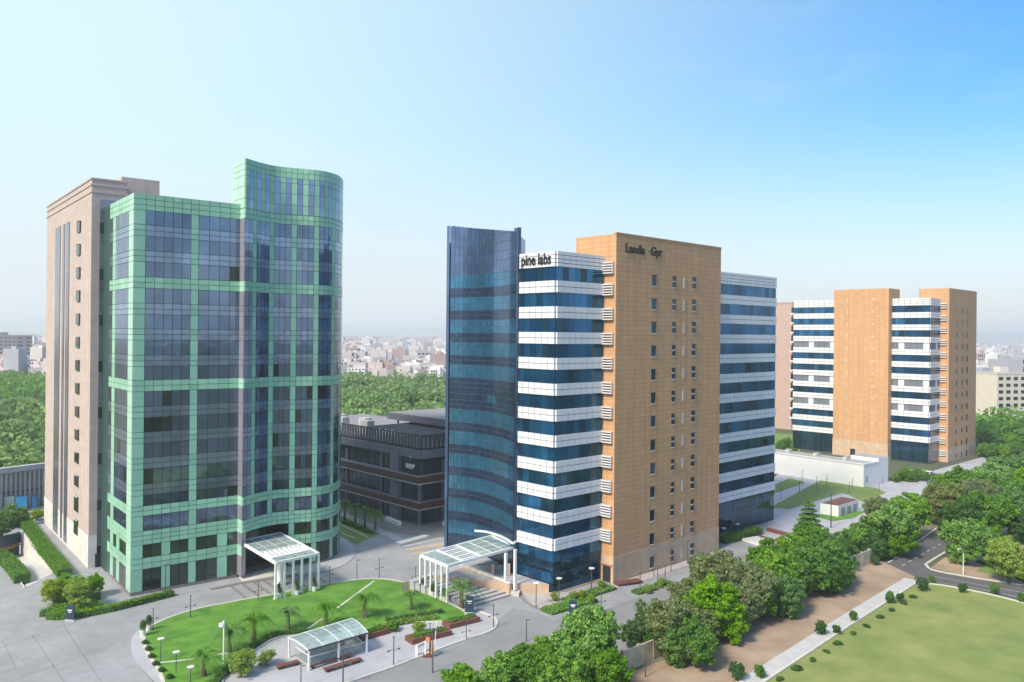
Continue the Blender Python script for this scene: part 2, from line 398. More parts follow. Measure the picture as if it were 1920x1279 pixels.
# ------------------------------------------------------------------ ground, roads, lawns
rampR0, rampR1 = G(103.8, 1072), G(38.5, 999)
rv = Vector(rampR1) - Vector(rampR0); rlen = rv.length; rdir = rv.normalized()
rampL0 = Vector(G(46, 1103)); rampL1 = rampL0 + rdir * (rlen + 1.5)
ramp_hole = [rampR0, rampR1, tuple(rampL1), tuple(rampL0)]
pitA, pitB, pitC, pitD = G(578, 1252), G(687, 1222), G(659, 1195), G(547, 1231)
pv = [Vector(p) for p in (pitA, pitB, pitC, pitD)]; pc = sum(pv, Vector((0, 0))) / 4
pit_hole = [tuple(pc + (p - pc) * .9) for p in pv]
sheet('ground', [(-9000, -2500), (9000, -2500), (9000, 14000), (-9000, 14000)], 0, M['far_ground'], [ramp_hole, pit_hole])
plaza = [G(-700, 1500), G(-500, 1090), G(-60, 1000), G(30, 960), G(600, 900), G(845, 925), (0, 210), Bp(45, 40), Bp(95, 20), Bp(110, -2), Bp(62, -13.5), Bp(35, -19.5), G(1180, 1225), G(950, 1320), G(700, 1500)]
sheet('plaza', plaza, .02, M['paving'], [ramp_hole, pit_hole])
# front service road, parallel to the towers, and its branch
sheet('service_road', [G(560, 1420), G(640, 1290), G(760, 1240), G(905, 1192), G(960, 1140), G(1010, 1150), G(1040, 1165), G(1115, 1150), G(1235, 1106), G(1292, 1082), G(1420, 1030), G(1475, 1050), G(1330, 1140), G(1180, 1225), G(1000, 1330), G(850, 1420)], .03, M['concrete_road'])
sheet('forecourt', smooth_path([G(420, 1262), G(470, 1225), G(520, 1198), G(640, 1190), G(740, 1174), G(860, 1158), G(905, 1150), G(925, 1162), G(922, 1182), G(850, 1206), G(740, 1248), G(640, 1284), G(560, 1330), G(430, 1330)], 4, True), .06, M['paving_light'], [pit_hole])
mb = MB(); strip_along(mb, smooth_path([G(560, 1325), G(640, 1286), G(740, 1250), G(850, 1208), G(915, 1186), G(931, 1172), G(925, 1158), G(900, 1148)], 6), .35, 0, .16, M['kerb'])
tag(mb.build('kerb'), kind='structure')
# entrance ramp: floor and retaining walls below ground
mb = MB(); r0, r1 = Vector(rampR0), Vector(rampR1)
mb.face([(*rampL0, .02), (*r0, .02), (*r1, -4.2), (*rampL1, -4.2)], M['concrete'])
ramp = mb.build('entrance_ramp'); ramp['kind'] = 'structure'
rw = thing('ramp_wall', 'long pale retaining wall dropping beside the basement entrance ramp', 'wall', (*r0, 0))
MB().face([(*r0, .5), (*r1, .5), (*r1, -4.4), (*r0, -.1)], M['ivory']).face([(*(r0 + Vector((.3, .2))), .5), (*(r1 + Vector((.3, .2))), .5), (*r1, .5), (*r0, .5)], M['concrete']).build('wall_face', rw)
rw2 = thing('ramp_wall', 'pale retaining wall on the far side of the ramp behind the left hedge', 'wall', (*rampL0, 0))
MB().face([(*rampL0, .3), (*rampL1, .3), (*rampL1, -4.4), (*rampL0, -.1)], M['ivory']).build('wall_face', rw2)

# oval lawn
lawn_px = [(272, 1190), (300, 1167), (360, 1146), (430, 1131), (515, 1116), (600, 1099), (690, 1087), (755, 1093), (800, 1112), (842, 1133), (872, 1150), (862, 1163), (800, 1168), (735, 1166), (700, 1180), (640, 1184), (560, 1191), (515, 1199), (470, 1226), (425, 1265), (395, 1320), (330, 1340), (300, 1262), (275, 1222)]
lawn_path = smooth_path([G(*p) for p in lawn_px], 5, True)
sheet('lawn', lawn_path, .16, M['lawn'], thick=.16)
mb = MB(); strip_along(mb, lawn_path, .35, 0, .2, M['kerb'], True); tag(mb.build('kerb'), kind='structure')
# wider outer ring of pale stone on the left nose, with a dark drain joint
mb = MB(); strip_along(mb, smooth_path([G(360, 1340), G(305, 1279), G(268, 1238), G(258, 1212), G(262, 1190), G(276, 1178)], 6), 1.5, 0, .08, M['paving_light'])
tag(mb.build('pavement'), kind='structure')
mb = MB(); strip_along(mb, smooth_path([G(340, 1360), G(288, 1279), G(258, 1240), G(251, 1212), G(255, 1190), G(268, 1175)], 6), .25, 0, .045, M['paving_dark'])
tag(mb.build('drain_joint'), kind='structure')
for pts, wd in (([(296, 1243), (360, 1236), (430, 1224)], .35), ([(568, 1186), (604, 1160)], .35), ([(630, 1142), (702, 1089)], .35)):
    mb = MB(); strip_along(mb, [G(*p, .17) for p in pts], wd, .16, .19, M['kerb']); tag(mb.build('garden_path'), kind='structure')
# paving joints / stripes in front of the green tower
for (a, b) in [((432, 1098), (466, 1126)), ((453, 1094), (490, 1121)), ((474, 1091), (512, 1117)), ((494, 1088), (528, 1112)), ((520, 1085), (552, 1107)), ((545, 1082), (577, 1103)), ((598, 1083), (612, 1094))]:
    p, q = Vector(G(*a)), Vector(G(*b)); mb = MB(); strip_along(mb, [p, q], .55, 0, .045, M['paving_dark']); tag(mb.build('paving_band'), kind='structure')
mb = MB(); strip_along(mb, [Vector(G(*p)) for p in ((395, 1106), (447, 1095), (520, 1084), (560, 1078))], .8, 0, .14, M['paving_dark']); tag(mb.build('entrance_step'), kind='structure')
sheet('entrance_terrace', [G(449, 1083), G(455, 1092), G(520, 1080), G(600, 1072), G(610, 1058), G(560, 1050)], .15, M['ivory'], thick=.15)
# pavement apron round the right end of the green tower
mb = MB(); mb.prism([Vector(p) for p in smooth_path([G(560, 1080), G(610, 1072), G(645, 1060), G(663, 1045), G(664, 1030), G(655, 1017), G(640, 1008)], 5)] + [Vector(G(625, 1000)), Vector(G(560, 1040))], 0, .12, M['paving_light'])
tag(mb.build('pavement'), kind='structure')
# planted strips and parking court between the towers
sheet('planting_strip', [G(632, 975), G(637, 958), G(712, 1002), G(668, 1020), G(636, 1012)], .05, M['lawn_mid'])
for a, b in (((640, 985), (690, 1008)), ((640, 1000), (668, 1010))):
    mb = MB(); strip_along(mb, [G(*a), G(*b)], .3, 0, .07, M['kerb']); tag(mb.build('garden_path'), kind='structure')
sheet('mall_forecourt', [G(640, 930), G(690, 935), G(850, 985), G(845, 1010), G(760, 1003), G(700, 990), G(640, 955)], .04, M['paving_dark'])
mb = MB(); strip_along(mb, [G(638, 962), G(700, 990), G(755, 1015)], 2.0, 0, .07, M['paving_light']); tag(mb.build('pavement'), kind='structure')
for a, b, wd, mt in (((745, 1019), (800, 1004), 1.5, 'white'), ((755, 1026), (842, 1008), .9, 'paving_light'), ((762, 1032), (842, 1019), 1.0, 'sandstone'), ((772, 1040), (842, 1030), .9, 'sandstone'), ((752, 1023), (842, 1000), .5, 'paving_dark')):
    mb = MB(); strip_along(mb, [G(*a), G(*b)], wd, 0, .09, M[mt]); tag(mb.build('paving_band'), kind='structure')

# right-hand land: dirt strip, concrete drain, field, roads
sheet('dirt_track', [G(1120, 1420), G(1180, 1262), G(1300, 1215), G(1440, 1135), G(1600, 1058), G(1668, 1046), G(1718, 1072), G(1712, 1090), G(1560, 1180), G(1330, 1330), G(1250, 1450)], .03, M['dirt'])
mb = MB(); strip_along(mb, [G(1300, 1345), G(1400, 1281), G(1570, 1172), G(1707, 1087)], 1.9, 0, .12, M['concrete']); tag(mb.build('concrete_path'), kind='structure')
mb = MB(); strip_along(mb, [Vector(G(1300, 1345)) + Vector((1.35, -.5)), Vector(G(1400, 1281)) + Vector((1.35, -.5)), Vector(G(1570, 1172)) + Vector((1.35, -.5)), Vector(G(1707, 1087)) + Vector((1.35, -.5))], .5, 0, .22, M['kerb']); tag(mb.build('kerb'), kind='structure')
sheet('grass_field', [G(1340, 1345), G(1440, 1272), G(1580, 1178), G(1715, 1096), G(1765, 1097), G(1850, 1113), G(1960, 1140), G(2300, 1240), G(2200, 1700), G(1500, 1700), G(1240, 1420)], .05, M['lawn_pale'])
sheet('asphalt_road', [G(1663, 1057), G(1690, 1040), G(1730, 1012), G(1770, 985), G(1850, 925), G(1960, 880), G(1985, 895), G(1880, 960), G(1790, 1020), G(1737, 1058), G(1745, 1070), G(1800, 1083), G(1925, 1102), G(2400, 1180), G(2400, 1230), G(1930, 1128), G(1800, 1098), G(1712, 1080)], .05, M['asphalt'])
mb = MB(); strip_along(mb, smooth_path([G(1960, 903), G(1880, 966), G(1795, 1022), G(1742, 1055), G(1738, 1062), G(1752, 1070), G(1820, 1083), G(1930, 1100), G(2100, 1130)], 6), .45, 0, .16, M['kerb']); tag(mb.build('kerb'), kind='structure')
mb = MB(); strip_along(mb, [G(1665, 1057), G(1700, 1031), G(1765, 985)], .4, 0, .16, M['kerb']); tag(mb.build('kerb'), kind='structure')
mb = MB(); strip_along(mb, smooth_path([G(1716, 1094), G(1765, 1098), G(1850, 1114), G(1960, 1142), G(2100, 1180)], 5), .5, 0, .16, M['kerb']); tag(mb.build('kerb'), kind='structure')
a, b = Vector(G(1690, 1062)), Vector(G(1768, 1018))
for k in range(7):
    p = a.lerp(b, k / 7 + .02); q = a.lerp(b, k / 7 + .085); mb = MB(); strip_along(mb, [p, q], .22, .05, .056, M['paint']); tag(mb.build('road_marking'), kind='structure')
mb = MB()
for pts in ([(1745, 1080), (1830, 1096), (1930, 1114)], [(1735, 1088), (1830, 1104), (1930, 1124)]): strip_along(mb, [G(*p) for p in pts], .14, .05, .056, M['paint'])
tag(mb.build('road_marking'), kind='structure')
sheet('verge', [G(1745, 1065), G(1800, 1025), G(1900, 965), G(2100, 900), G(2400, 1000), G(2300, 1150), G(1930, 1098), G(1800, 1078)], .06, M['dirt'])
sheet('verge_grass', [G(1830, 1072), G(1880, 1035), G(2000, 1010), G(2100, 1090), G(1930, 1092)], .08, M['lawn_mid'])
sheet('tree_belt', [G(1180, 1260), G(1235, 1200), G(1330, 1140), G(1480, 1060), G(1640, 985), G(1850, 870), G(1900, 880), G(1765, 980), G(1665, 1050), G(1600, 1060), G(1440, 1138), G(1300, 1218)], .045, M['earth'])
# campus east of the blue tower: lawns and paths
sheet('campus_paving', [G(1440, 905), G(1470, 880), G(1560, 870), G(1680, 905), G(1760, 880), G(1850, 855), G(1920, 835), G(1930, 850), G(1700, 960), G(1640, 1000), G(1480, 1060), G(1400, 1050), G(1440, 990)], .035, M['paving_light'])
for pts, mt in (([(1440, 915), (1480, 897), (1510, 905), (1440, 930)], 'lawn_mid'), ([(1445, 952), (1530, 905), (1600, 918), (1480, 955)], 'lawn_mid'), ([(1540, 900), (1640, 915), (1662, 924), (1618, 942), (1590, 928), (1520, 912)], 'lawn_mid'),
                ([(1525, 968), (1560, 957), (1605, 960), (1627, 957), (1600, 972), (1560, 978)], 'lawn'), ([(1690, 880), (1740, 880), (1720, 905), (1680, 902)], 'lawn'), ([(1450, 812), (1500, 815), (1500, 850), (1455, 855)], 'lawn_mid'), ([(1840, 850), (1920, 818), (1920, 835), (1850, 862)], 'lawn_mid')):
    sheet('lawn', [G(*p) for p in pts], .07 + .004 * (pts[0][0] % 7), M[mt], thick=.05)
mb = MB(); strip_along(mb, [G(1405, 1012), G(1500, 1040)], 4, 0, .5, M['ivory']); tag(mb.build('terrace_step'), kind='structure')
mb = MB(); strip_along(mb, [G(1440, 996), G(1500, 1012)], .7, 0, .7, M['corten']); tag(mb.build('terrace_edging'), kind='structure')
mb = MB(); strip_along(mb, [G(1425, 1010), G(1490, 1030)], .7, 0, .62, M['corten']); tag(mb.build('terrace_edging'), kind='structure')
mb = MB()
for k in range(6): strip_along(mb, [G(1845 + k * 14, 835 - k * 8), G(1870 + k * 14, 842 - k * 8)], 2, 0, .08, M['paving_light'])
tag(mb.build('paving_band'), kind='structure')
for a, b in (((0, 1215), (250, 1132)), ((20, 1279), (262, 1190)), ((0, 1150), (60, 1120)), ((120, 1279), (60, 1190)), ((190, 1279), (120, 1175)), ((30, 1255), (5, 1200)), ((640, 1075), (830, 1062)), ((700, 1040), (800, 1095))):
    mb = MB(); strip_along(mb, [G(*a), G(*b)], .16, 0, .026, M['concrete_road']); tag(mb.build('paving_joint'), kind='structure')
# zebra crossing seen between the crowns
for k in range(7):
    p = Vector(G(1183 + k * 6, 1172 - k * 3)); mb = MB(); strip_along(mb, [p, p + Vector((1.6, -1.6))], .45, .03, .037, M['paint']); tag(mb.build('road_marking'), kind='structure')

# ------------------------------------------------------------------ GREEN GLASS TOWER
ta = thing('green_glass_tower', 'green panelled glass office tower with an S-curved front and a peach stone flank', 'tower', (*A0, 0))
ca = Cells(ta)
tops = [56.1, 52.2, 48.2, 44.2, 40.3, 36.3, 32.5, 28.5, 24.6, 20.7, 16.7]
rows = [60.8, 59.95, 59.1, 58.3]; kinds = ['G', 'G', 'G', 'V']
for k, t in enumerate(tops):
    nx = tops[k + 1] if k + 1 < len(tops) else 13.4
    g = 'G' if t in (48.2, 32.5) else 'S'
    rows += [t, t - .85, t - 1.7]; kinds += [g, g, 'V']
rows += [13.4, 12.65, 11.9, 9.6, 8.9, 8.2, 7.5, 5.5, 4.65, 3.8, .5, 0]; kinds += ['G', 'G', 'V', 'G', 'G', 'G', 'V', 'G', 'G', 'V', 'B']
def a_cell(pier, zt, kd, side=False):
    if kd == 'B': return ('base_panel', M['paving_dark'])
    if pier or kd == 'G': return ('green_panel', M['green_light'] if (side and pier == 2) else M['green_panel'])
    if kd == 'S': return ('spandrel_pane', M['a_spandrel'])
    return ('glass_pane', M['a_dark'] if zt < 8 or random.random() < (.08 if zt < 34 else .02) else M['a_glass'])
cols = [1.62] + [1.34] * 5 + [1.2] + [1.645] * 4
WA = sum(cols)
def fa(i, j, zt, zb):
    p = i in (0, 6)
    if zt <= 7.6 and i in (3, 9): p = 1
    return a_cell(p, zt, kinds[j])
face_grid(ca, A0, RA, cols, rows, fa)
scol = [2.0, 2.0] + [2.0] * 4 + [2.7]
def fs(i, j, zt, zb):
    p = {1: 1, 6: 2}.get(i, 0)
    if zt <= 7.6 and i in (3,): p = 1
    return a_cell(p, zt, kinds[j], True)
face_grid(ca, Ap(0, sum(scol)), neg(LA), scol, rows, fs)
# S-curved projecting bay: plan points measured from the photograph
def at_d(px, d): return ((px - 960) / F * d, d)
spts = [at_d(457.5, 131.0), at_d(473, 132.9), at_d(490, 134.9), at_d(517, 137.2), at_d(556, 138.8), at_d(592, 140.2), at_d(618, 142.4), at_d(632, 145.0), at_d(639.5, 149.0), at_d(640, 154)]
sp = smooth_path(spts, 12)
def resample(path, n):
    P = [Vector(p) for p in path]; L = [0]
    for a, b in zip(P, P[1:]): L.append(L[-1] + (b - a).length)
    out = []
    for k in range(n + 1):
        s = L[-1] * k / n; i = max(0, min(len(P) - 2, next((q for q in range(len(L) - 1) if L[q + 1] >= s - 1e-9), len(P) - 2)))
        t = (s - L[i]) / max(1e-9, L[i + 1] - L[i]); out.append(P[i].lerp(P[i + 1], t))
    return out
NS = 30; sc = resample(sp, NS)
crown_rows = [68.0, 67.1, 66.2, 65.3, 63.5, 61.6, 60.0]
for i in range(NS):
    a, b = sc[i], sc[i + 1]; D = (b - a).normalized(); wd = (b - a).length; D = (D.x, D.y)
    pier = i % 4 == 2
    def fc(_, j, zt, zb):
        if zt <= 7.6 and i < 10 : return None
        return a_cell(pier and kinds[j] in 'SVG', zt, kinds[j])
    face_grid(ca, (a.x, a.y), D, [wd], [60.0 if q == 60.8 else q for q in rows], fc, gap=.07)
    def fk(_, j, zt, zb):
        if j < 2: return ('green_panel', M['green_panel'])
        return ('green_panel', M['green_panel']) if i % 2 == 0 else ('glass_pane', M['a_spandrel'])
    face_grid(ca, (a.x, a.y), D, [wd], crown_rows, fk, gap=.06)
# narrow left return of the bay
back = Vector((sc[0].x, sc[0].y)) + Vector(LA) * 5.5
face_grid(ca, (back.x, back.y), neg(LA), [2.7, 2.8], crown_rows, lambda i, j, zt, zb: ('green_panel', M['green_light']))
b2_ = Vector((sc[0].x, sc[0].y)) + Vector(LA) * 2.0
face_grid(ca, (b2_.x, b2_.y), neg(LA), [2.0], [60.0] + rows[1:-1], lambda i, j, zt, zb: ('green_panel', M['green_light']) if kinds[j] == 'G' else ('return_panel', M['return_grey']), gap=.05)
e0 = Ap(WA, 0)
body = [Ap(0, 14.7), Ap(0, 0), e0, (back.x, back.y)] 
mb = MB(); mb.prism([Ap(0.03, 24), Ap(.03, .03), Ap(WA, .03), Ap(WA + 14, 20), Ap(WA + 10, 34), Ap(4, 34)], 0, 60.75, M['green_joint'], M['roof'])
mb.build('main_block', ta)
inner = [p + Vector((D_[1], -D_[0])) * -.03 for p, D_ in zip(sc, [((sc[min(k + 1, NS)] - sc[max(k - 1, 0)]).normalized()) for k in range(NS + 1)])]
mb = MB(); mb.prism([tuple(p) for p in inner] + [Ap(WA + 14, 22), tuple(back)], 7.5, 67.95, M['green_joint'], M['roof'])
low = [tuple(p) for p in inner[10:]]
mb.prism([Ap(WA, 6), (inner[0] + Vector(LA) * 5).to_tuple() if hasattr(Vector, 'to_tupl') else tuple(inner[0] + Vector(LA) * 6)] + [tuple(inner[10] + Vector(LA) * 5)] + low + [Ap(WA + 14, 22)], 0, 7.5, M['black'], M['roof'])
mb.build('curved_bay', ta)
# entrance: column, recessed glazing, fascia light
pe = Vector(e0) + Vector(RA) * .9; MB().tube([(pe.x, pe.y, 0), (pe.x, pe.y, 7.6)], [.5, .5], M['ivory'], 12).build('entrance_column', ta)
p0_ = inner[0] + Vector(LA) * 5.8; p1_ = inner[10] + Vector(LA) * 4.8; dv = (p1_ - p0_); Ld = dv.length; dv.normalize()
face_grid(ca, tuple(p0_), (dv.x, dv.y), [Ld / 5] * 5, [7.3, 4.2, .2], lambda i, j, zt, zb: ('entrance_pane', M['a_dark']))
# peach flank
P0 = Vector((-70.8, 136.6)); Lv = Vector(LA); Rv = Vector(RA)
def pL(px, top=500):     # distance along the flank for a photo column
    a, _ = ray(px, top); return (P0.x - a * P0.y) / (a * Lv.y - Lv.x)
mb = MB(); q = [P0, P0 + Rv * 5.5, P0 + Rv * 5.5 + Lv * 41.2, P0 + Lv * 41.2]
mb.prism([tuple(v) for v in q], 5.4, 65.4, M['peach'], M['roof']); mb.build('peach_wall', ta)
q2 = [P0 - Rv * .06 - Lv * .06, P0 + Rv * 5.5 - Lv * .06, P0 + Rv * 5.5 + Lv * 41.3, P0 - Rv * .06 + Lv * 41.3]
mb = MB(); mb.prism([tuple(v) for v in q2], 0, 5.4, M['ivory']); mb.build('stone_base', ta)
mb = MB()
for z in (63.2, 64.4, 65.4): mb.prism([tuple(P0 - Rv * .12 - Lv * .12), tuple(P0 + Rv * 5.6 - Lv * .12), tuple(P0 + Rv * 5.6 + Lv * 41.3), tuple(P0 - Rv * .12 + Lv * 41.3)], z, z + .28, M['peach'])
mb.build('cornice', ta)
angL = math.atan2(-Lv.y, -Lv.x)
for (xa, xb) in ((104.6, 113.5), (118.3, 121.6), (124.8, 130.4)):
    la, lb = pL(xb), pL(xa); c = P0 + Lv * (la + lb) / 2 - Rv * .08
    o = link('window_strip', unit_box(M['grey_glass']), ta, (c.x, c.y, 30.3)); o.rotation_euler.z = angL; o.scale = (lb - la, .1, 59.6)
for k in range(14):
    z = 58.3 - 4.08 * k; la, lb = pL(151.5), pL(145.5); c = P0 + Lv * (la + lb) / 2
    mb = MB(); mb.box((c.x, c.y, z), (lb - la, .5, 1.9 if k < 12 else 2.6), M['a_dark'], angL)
    mb.box((c.x - Rv.x * .3, c.y - Rv.y * .3, z + .98 if k < 12 else z + 1.33), (lb - la + .3, .12, .1), M['peach' if k < 12 else 'ivory'], angL); mb.build('window', ta)
# R-facing peach return with grey glazed slot and floor bands
c0 = P0 + Rv * 1.2
for k in range(16):
    zt = 62.2 - 3.9 * k
    if zt < 3: break
    o = link('strip_pane', unit_box(M['a_dark'] if k % 2 else M['grey_glass']), ta, (*(P0 + Rv * 2.7 - Lv * .1), zt - 1.0)); o.rotation_euler.z = math.atan2(Rv.y, Rv.x); o.scale = (2.9, .1, 1.9)
    o = link('strip_panel', unit_box(M['grey_glass']), ta, (*(P0 + Rv * 2.7 - Lv * .09), zt - 2.95)); o.rotation_euler.z = math.atan2(Rv.y, Rv.x); o.scale = (2.9, .08, 1.85)
dd = P0 + Rv * 1.6 - Lv * .15; MB().box((dd.x, dd.y, 1.2), (1.2, .1, 2.3), M['black'], math.atan2(Rv.y, Rv.x)).build('door', ta)
# rooftop stair house
K0 = Vector((-68.4, 142.0)); MB().prism([tuple(K0), tuple(K0 + Rv * 6.3), tuple(K0 + Rv * 6.3 + Lv * 6), tuple(K0 + Lv * 6)], 60, 66.9, M['peach'], M['roof']).build('stair_house', ta)
# rooftop rail over the entrance
ca.flush()

# ------------------------------------------------------------------ BLUE AND WHITE TOWER (three storeys of parts each floor)
PITCH = 3.985
def banded_face(cells, p0, D, n, wd, name_g='glass_pane', ribbon=None, ztop=50.5, parapet=52.95, nb=11, ground='b_navy', z_open=(), gap=.09):
    """white spandrel bands and blue ribbon glazing"""
    cols = [wd] * n
    rws = [parapet, parapet - .62, parapet - 1.25, parapet - 1.85, ztop]
    face_grid(cells, p0, D, cols, rws, lambda i, j, zt, zb: ('white_panel', M['white_panel']), off=.16, th=.3, gap=gap)
    for k in range(nb):
        zt = ztop - PITCH * k; zb = ztop - PITCH * (k + 1) + 1.9
        if k in z_open:
            face_grid(cells, p0, D, cols, [zt, zb], lambda i, j, a, b: ('refuge_pier', M['white_panel']) if i % 4 == 3 else ('refuge_shade_panel', M['mall_grey']), off=-.02, th=.1)  # solid panels, their dark grey stands in for shade inside the open refuge floors
        else:
            face_grid(cells, p0, D, cols, [zt, zb], lambda i, j, a, b: (name_g, M['b_navy' if random.random() < .14 else ribbon or 'b_glass']), off=.03, gap=.03)
        face_grid(cells, p0, D, cols, [zb, zb - .95, zb - 1.9], lambda i, j, a, b: ('white_panel', M['white_panel']), off=.16, th=.3, gap=gap)
    zg = ztop - PITCH * nb
    return zg
def gold_core(root, cells, o, r0, width, front, depthL, zt=56.4, frame=None):
    Pp = frame
    pts = [Pp(r0, front), Pp(r0 + width, front), Pp(r0 + width, front + depthL), Pp(r0, front + depthL)]
    MB().prism(pts, 4.2, zt, M['gold'], M['roof']).build('ochre_core', root)
    e = .06; pts2 = [Pp(r0 - e, front - e), Pp(r0 + width + e, front - e), Pp(r0 + width + e, front + depthL), Pp(r0 - e, front + depthL)]
    MB().prism(pts2, 0, 4.2, M['sandstone']).build('sandstone_base', root)
    MB().prism([Pp(r0 - .1, front - .1), Pp(r0 + width + .1, front - .1), Pp(r0 + width + .1, front + .4), Pp(r0 - .1, front + .4)], zt, zt + .25, M['gold']).build('coping', root)
    ang = math.atan2(RB[1], RB[0])
    return ang
tb = thing('blue_white_tower', 'blue glass and white banded office tower with ochre core and lettered signs', 'tower', (*B0, 0))
cb = Cells(tb)
# corner block: left face and right face
zg = banded_face(cb, Bp(0, 8.2), neg(LB), 6, 8.2 / 6)
banded_face(cb, Bp(0, 0), RB, 8, 11.3 / 8)
grow = [zg, zg - 1.7, zg - 2.5, zg - 3.5, zg - 5.0, .25]
gm = ['b_glass', 'b_navy', 'b_navy', 'b_glass', 'b_navy']
def fg(i, j, zt, zb): return ('glass_pane', M[gm[j]])
face_grid(cb, Bp(0, 8.0), neg(LB), [8.0 / 6] * 6, grow, fg, off=.02, gap=.06)
face_grid(cb, Bp(0, 0), RB, [11.2 / 8] * 8, grow, lambda i, j, a, b: ('glass_pane', M['b_navy' if j != 0 else 'b_glass']), off=.02, gap=.06)
MB().prism([Bp(.02, 8.2), Bp(.02, .02), Bp(11.6, .02), Bp(11.6, 14), Bp(3, 14)], 6.6, 52.9, M['b_joint_dark'], M['roof']).build('main_block', tb)
MB().prism([Bp(.03, 8.2), Bp(.03, .03), Bp(11.6, .03), Bp(11.6, 14), Bp(3, 14)], .2, 6.6, M['b_joint']).build('ground_floor', tb)
MB().prism([Bp(-.25, 8.6), Bp(-.25, -.25), Bp(11.7, -.25), Bp(11.7, 3), Bp(4, 12)], 0, .25, M['sandstone']).build('plinth', tb)
ang = gold_core(tb, cb, B0, 11.3, 30.8, -2.6, 8.7, frame=Bp)
def gR(px, front=-2.6):
    a, _ = ray(px, 700); o = Bp(11.3, front); return (a * o[1] - o[0]) / (RB[0] - a * RB[1])
for k in range(13):
    z = 49.3 - PITCH * k
    def wnd(px, wd, ht, zc, nm, m, sub=None):
        r = 11.3 + gR(px); c = Bp(r, -2.6)
        mb = MB(); mb.box((c[0], c[1], zc), (wd, .16, ht), m, ang)
        cf = Bp(r, -2.72); fm = M['white_panel'] if m is not M['white_panel'] else M['mall_grey']
        mb.box((cf[0], cf[1], zc + ht / 2 + .06), (wd + .2, .3, .1), M['dark'], ang); mb.box((cf[0] , cf[1], zc - ht / 2 - .05), (wd + .1, .1, .09), fm, ang)
        mb.box((*Bp(r + wd / 2 + .05, -2.68), zc), (.08, .08, ht), M['mall_grey'], ang)
        mb.build(nm, tb)
    wnd(1224.5, 1.0, 1.75, z, 'window', M['b_navy'])
    wnd(1262, .75, .7, z + .6, 'small_window', M['b_navy']); wnd(1262, .75, .7, z - .5, 'small_window', M['b_navy'])
    wnd(1299.5, .85, .75, z + .75, 'small_window', M['b_navy']); wnd(1299.5, .85, .7, z - .45, 'small_window', M['b_navy'])
    r = 11.3 + gR(1281); c = Bp(r, -2.66)
    o = link('louvre_strip', unit_box(M['concrete']), tb, (c[0], c[1], z + .1)); o.rotation_euler.z = ang; o.scale = (.5, .08, 1.9)
# louvre brackets joining bands and core
angLB = math.atan2(-LB[1], -LB[0])
for k in range(12):
    zc = 50.5 - PITCH * k - PITCH + 1.0 if k else 49.9
    zc = 51.0 if k == 0 else 50.5 - PITCH * k + .95
    mb = MB()
    for q in range(5):
        c = Bp(10.95, -1.1); mb.box((c[0], c[1], zc - .9 + q * .42), (2.3, .45, .16), M['white_panel'], angLB)
    for l in (-.05, -2.15): c = Bp(11.0, l); mb.box((c[0], c[1], zc - .05), (.07, .3, 2.0), M['white_panel'], angLB)
    mb.build('louvre_bracket', tb)
c = Bp(11.2, -1.3); MB().box((c[0], c[1], 1.3), (1.6, .12, 2.5), M['black'], angLB).box((*Bp(11.15, -1.3), 2.9), (2.4, .3, .2), M['gold'], angLB).build('service_door', tb)
# east wing
wing_r0, wing_r1, wl = 42.1, 72.9, 3.0
zg2 = banded_face(cb, Bp(wing_r0, wl), RB, 20, (wing_r1 - wing_r0) / 20)
face_grid(cb, Bp(wing_r0, wl), RB, [(wing_r1 - wing_r0) / 20] * 20, [zg2, zg2 - 2.2, zg2 - 4.4, .3], lambda i, j, a, b: ('glass_pane', M['b_navy']), off=.02, gap=.05)
MB().prism([Bp(wing_r0, wl + .03), Bp(wing_r1, wl + .03), Bp(wing_r1, 30), Bp(wing_r0 - 20, 30), Bp(wing_r0 - 20, wl + 5), Bp(wing_r0, wl + 5)], 0, 52.9, M['b_joint_dark'], M['roof']).build('wing_block', tb)
# curved curtain-wall bay
cpts = [at_d(841 + 3, 146.4), at_d(860, 145.6), at_d(877, 144.6), at_d(896, 143.2), at_d(914.5, 141.0), at_d(930, 138.8), at_d(944, 136.2), at_d(956, 133.7), at_d(966, 131.2)]
cc = resample(smooth_path(cpts, 10), 22)
ztl, ztr = 59.4, 56.7
for i in range(22):
    a, b = cc[i], cc[i + 1]; D = (b - a).normalized(); wd = (b - a).length; t = i / 21; zt = ztl + (ztr - ztl) * t
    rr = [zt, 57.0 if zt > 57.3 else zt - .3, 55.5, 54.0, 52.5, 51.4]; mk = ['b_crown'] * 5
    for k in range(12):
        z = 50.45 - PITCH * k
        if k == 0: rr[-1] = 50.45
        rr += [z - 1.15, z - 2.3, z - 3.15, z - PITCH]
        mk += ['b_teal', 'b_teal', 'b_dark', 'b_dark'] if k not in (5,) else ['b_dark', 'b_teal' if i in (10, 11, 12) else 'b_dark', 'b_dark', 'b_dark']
    rr = rr[:-1] + [2.6, .0]; mk += ['b_navy']
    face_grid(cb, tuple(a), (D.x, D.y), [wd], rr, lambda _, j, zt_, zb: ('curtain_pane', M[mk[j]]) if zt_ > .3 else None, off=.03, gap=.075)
mb = MB(); inn = [p + Vector((.1, .55)) for p in cc]
mb.prism([tuple(p) for p in inn] + [Bp(9, 16), at_d(846, 166)], 0, 56.5, M['b_joint'], M['roof'])
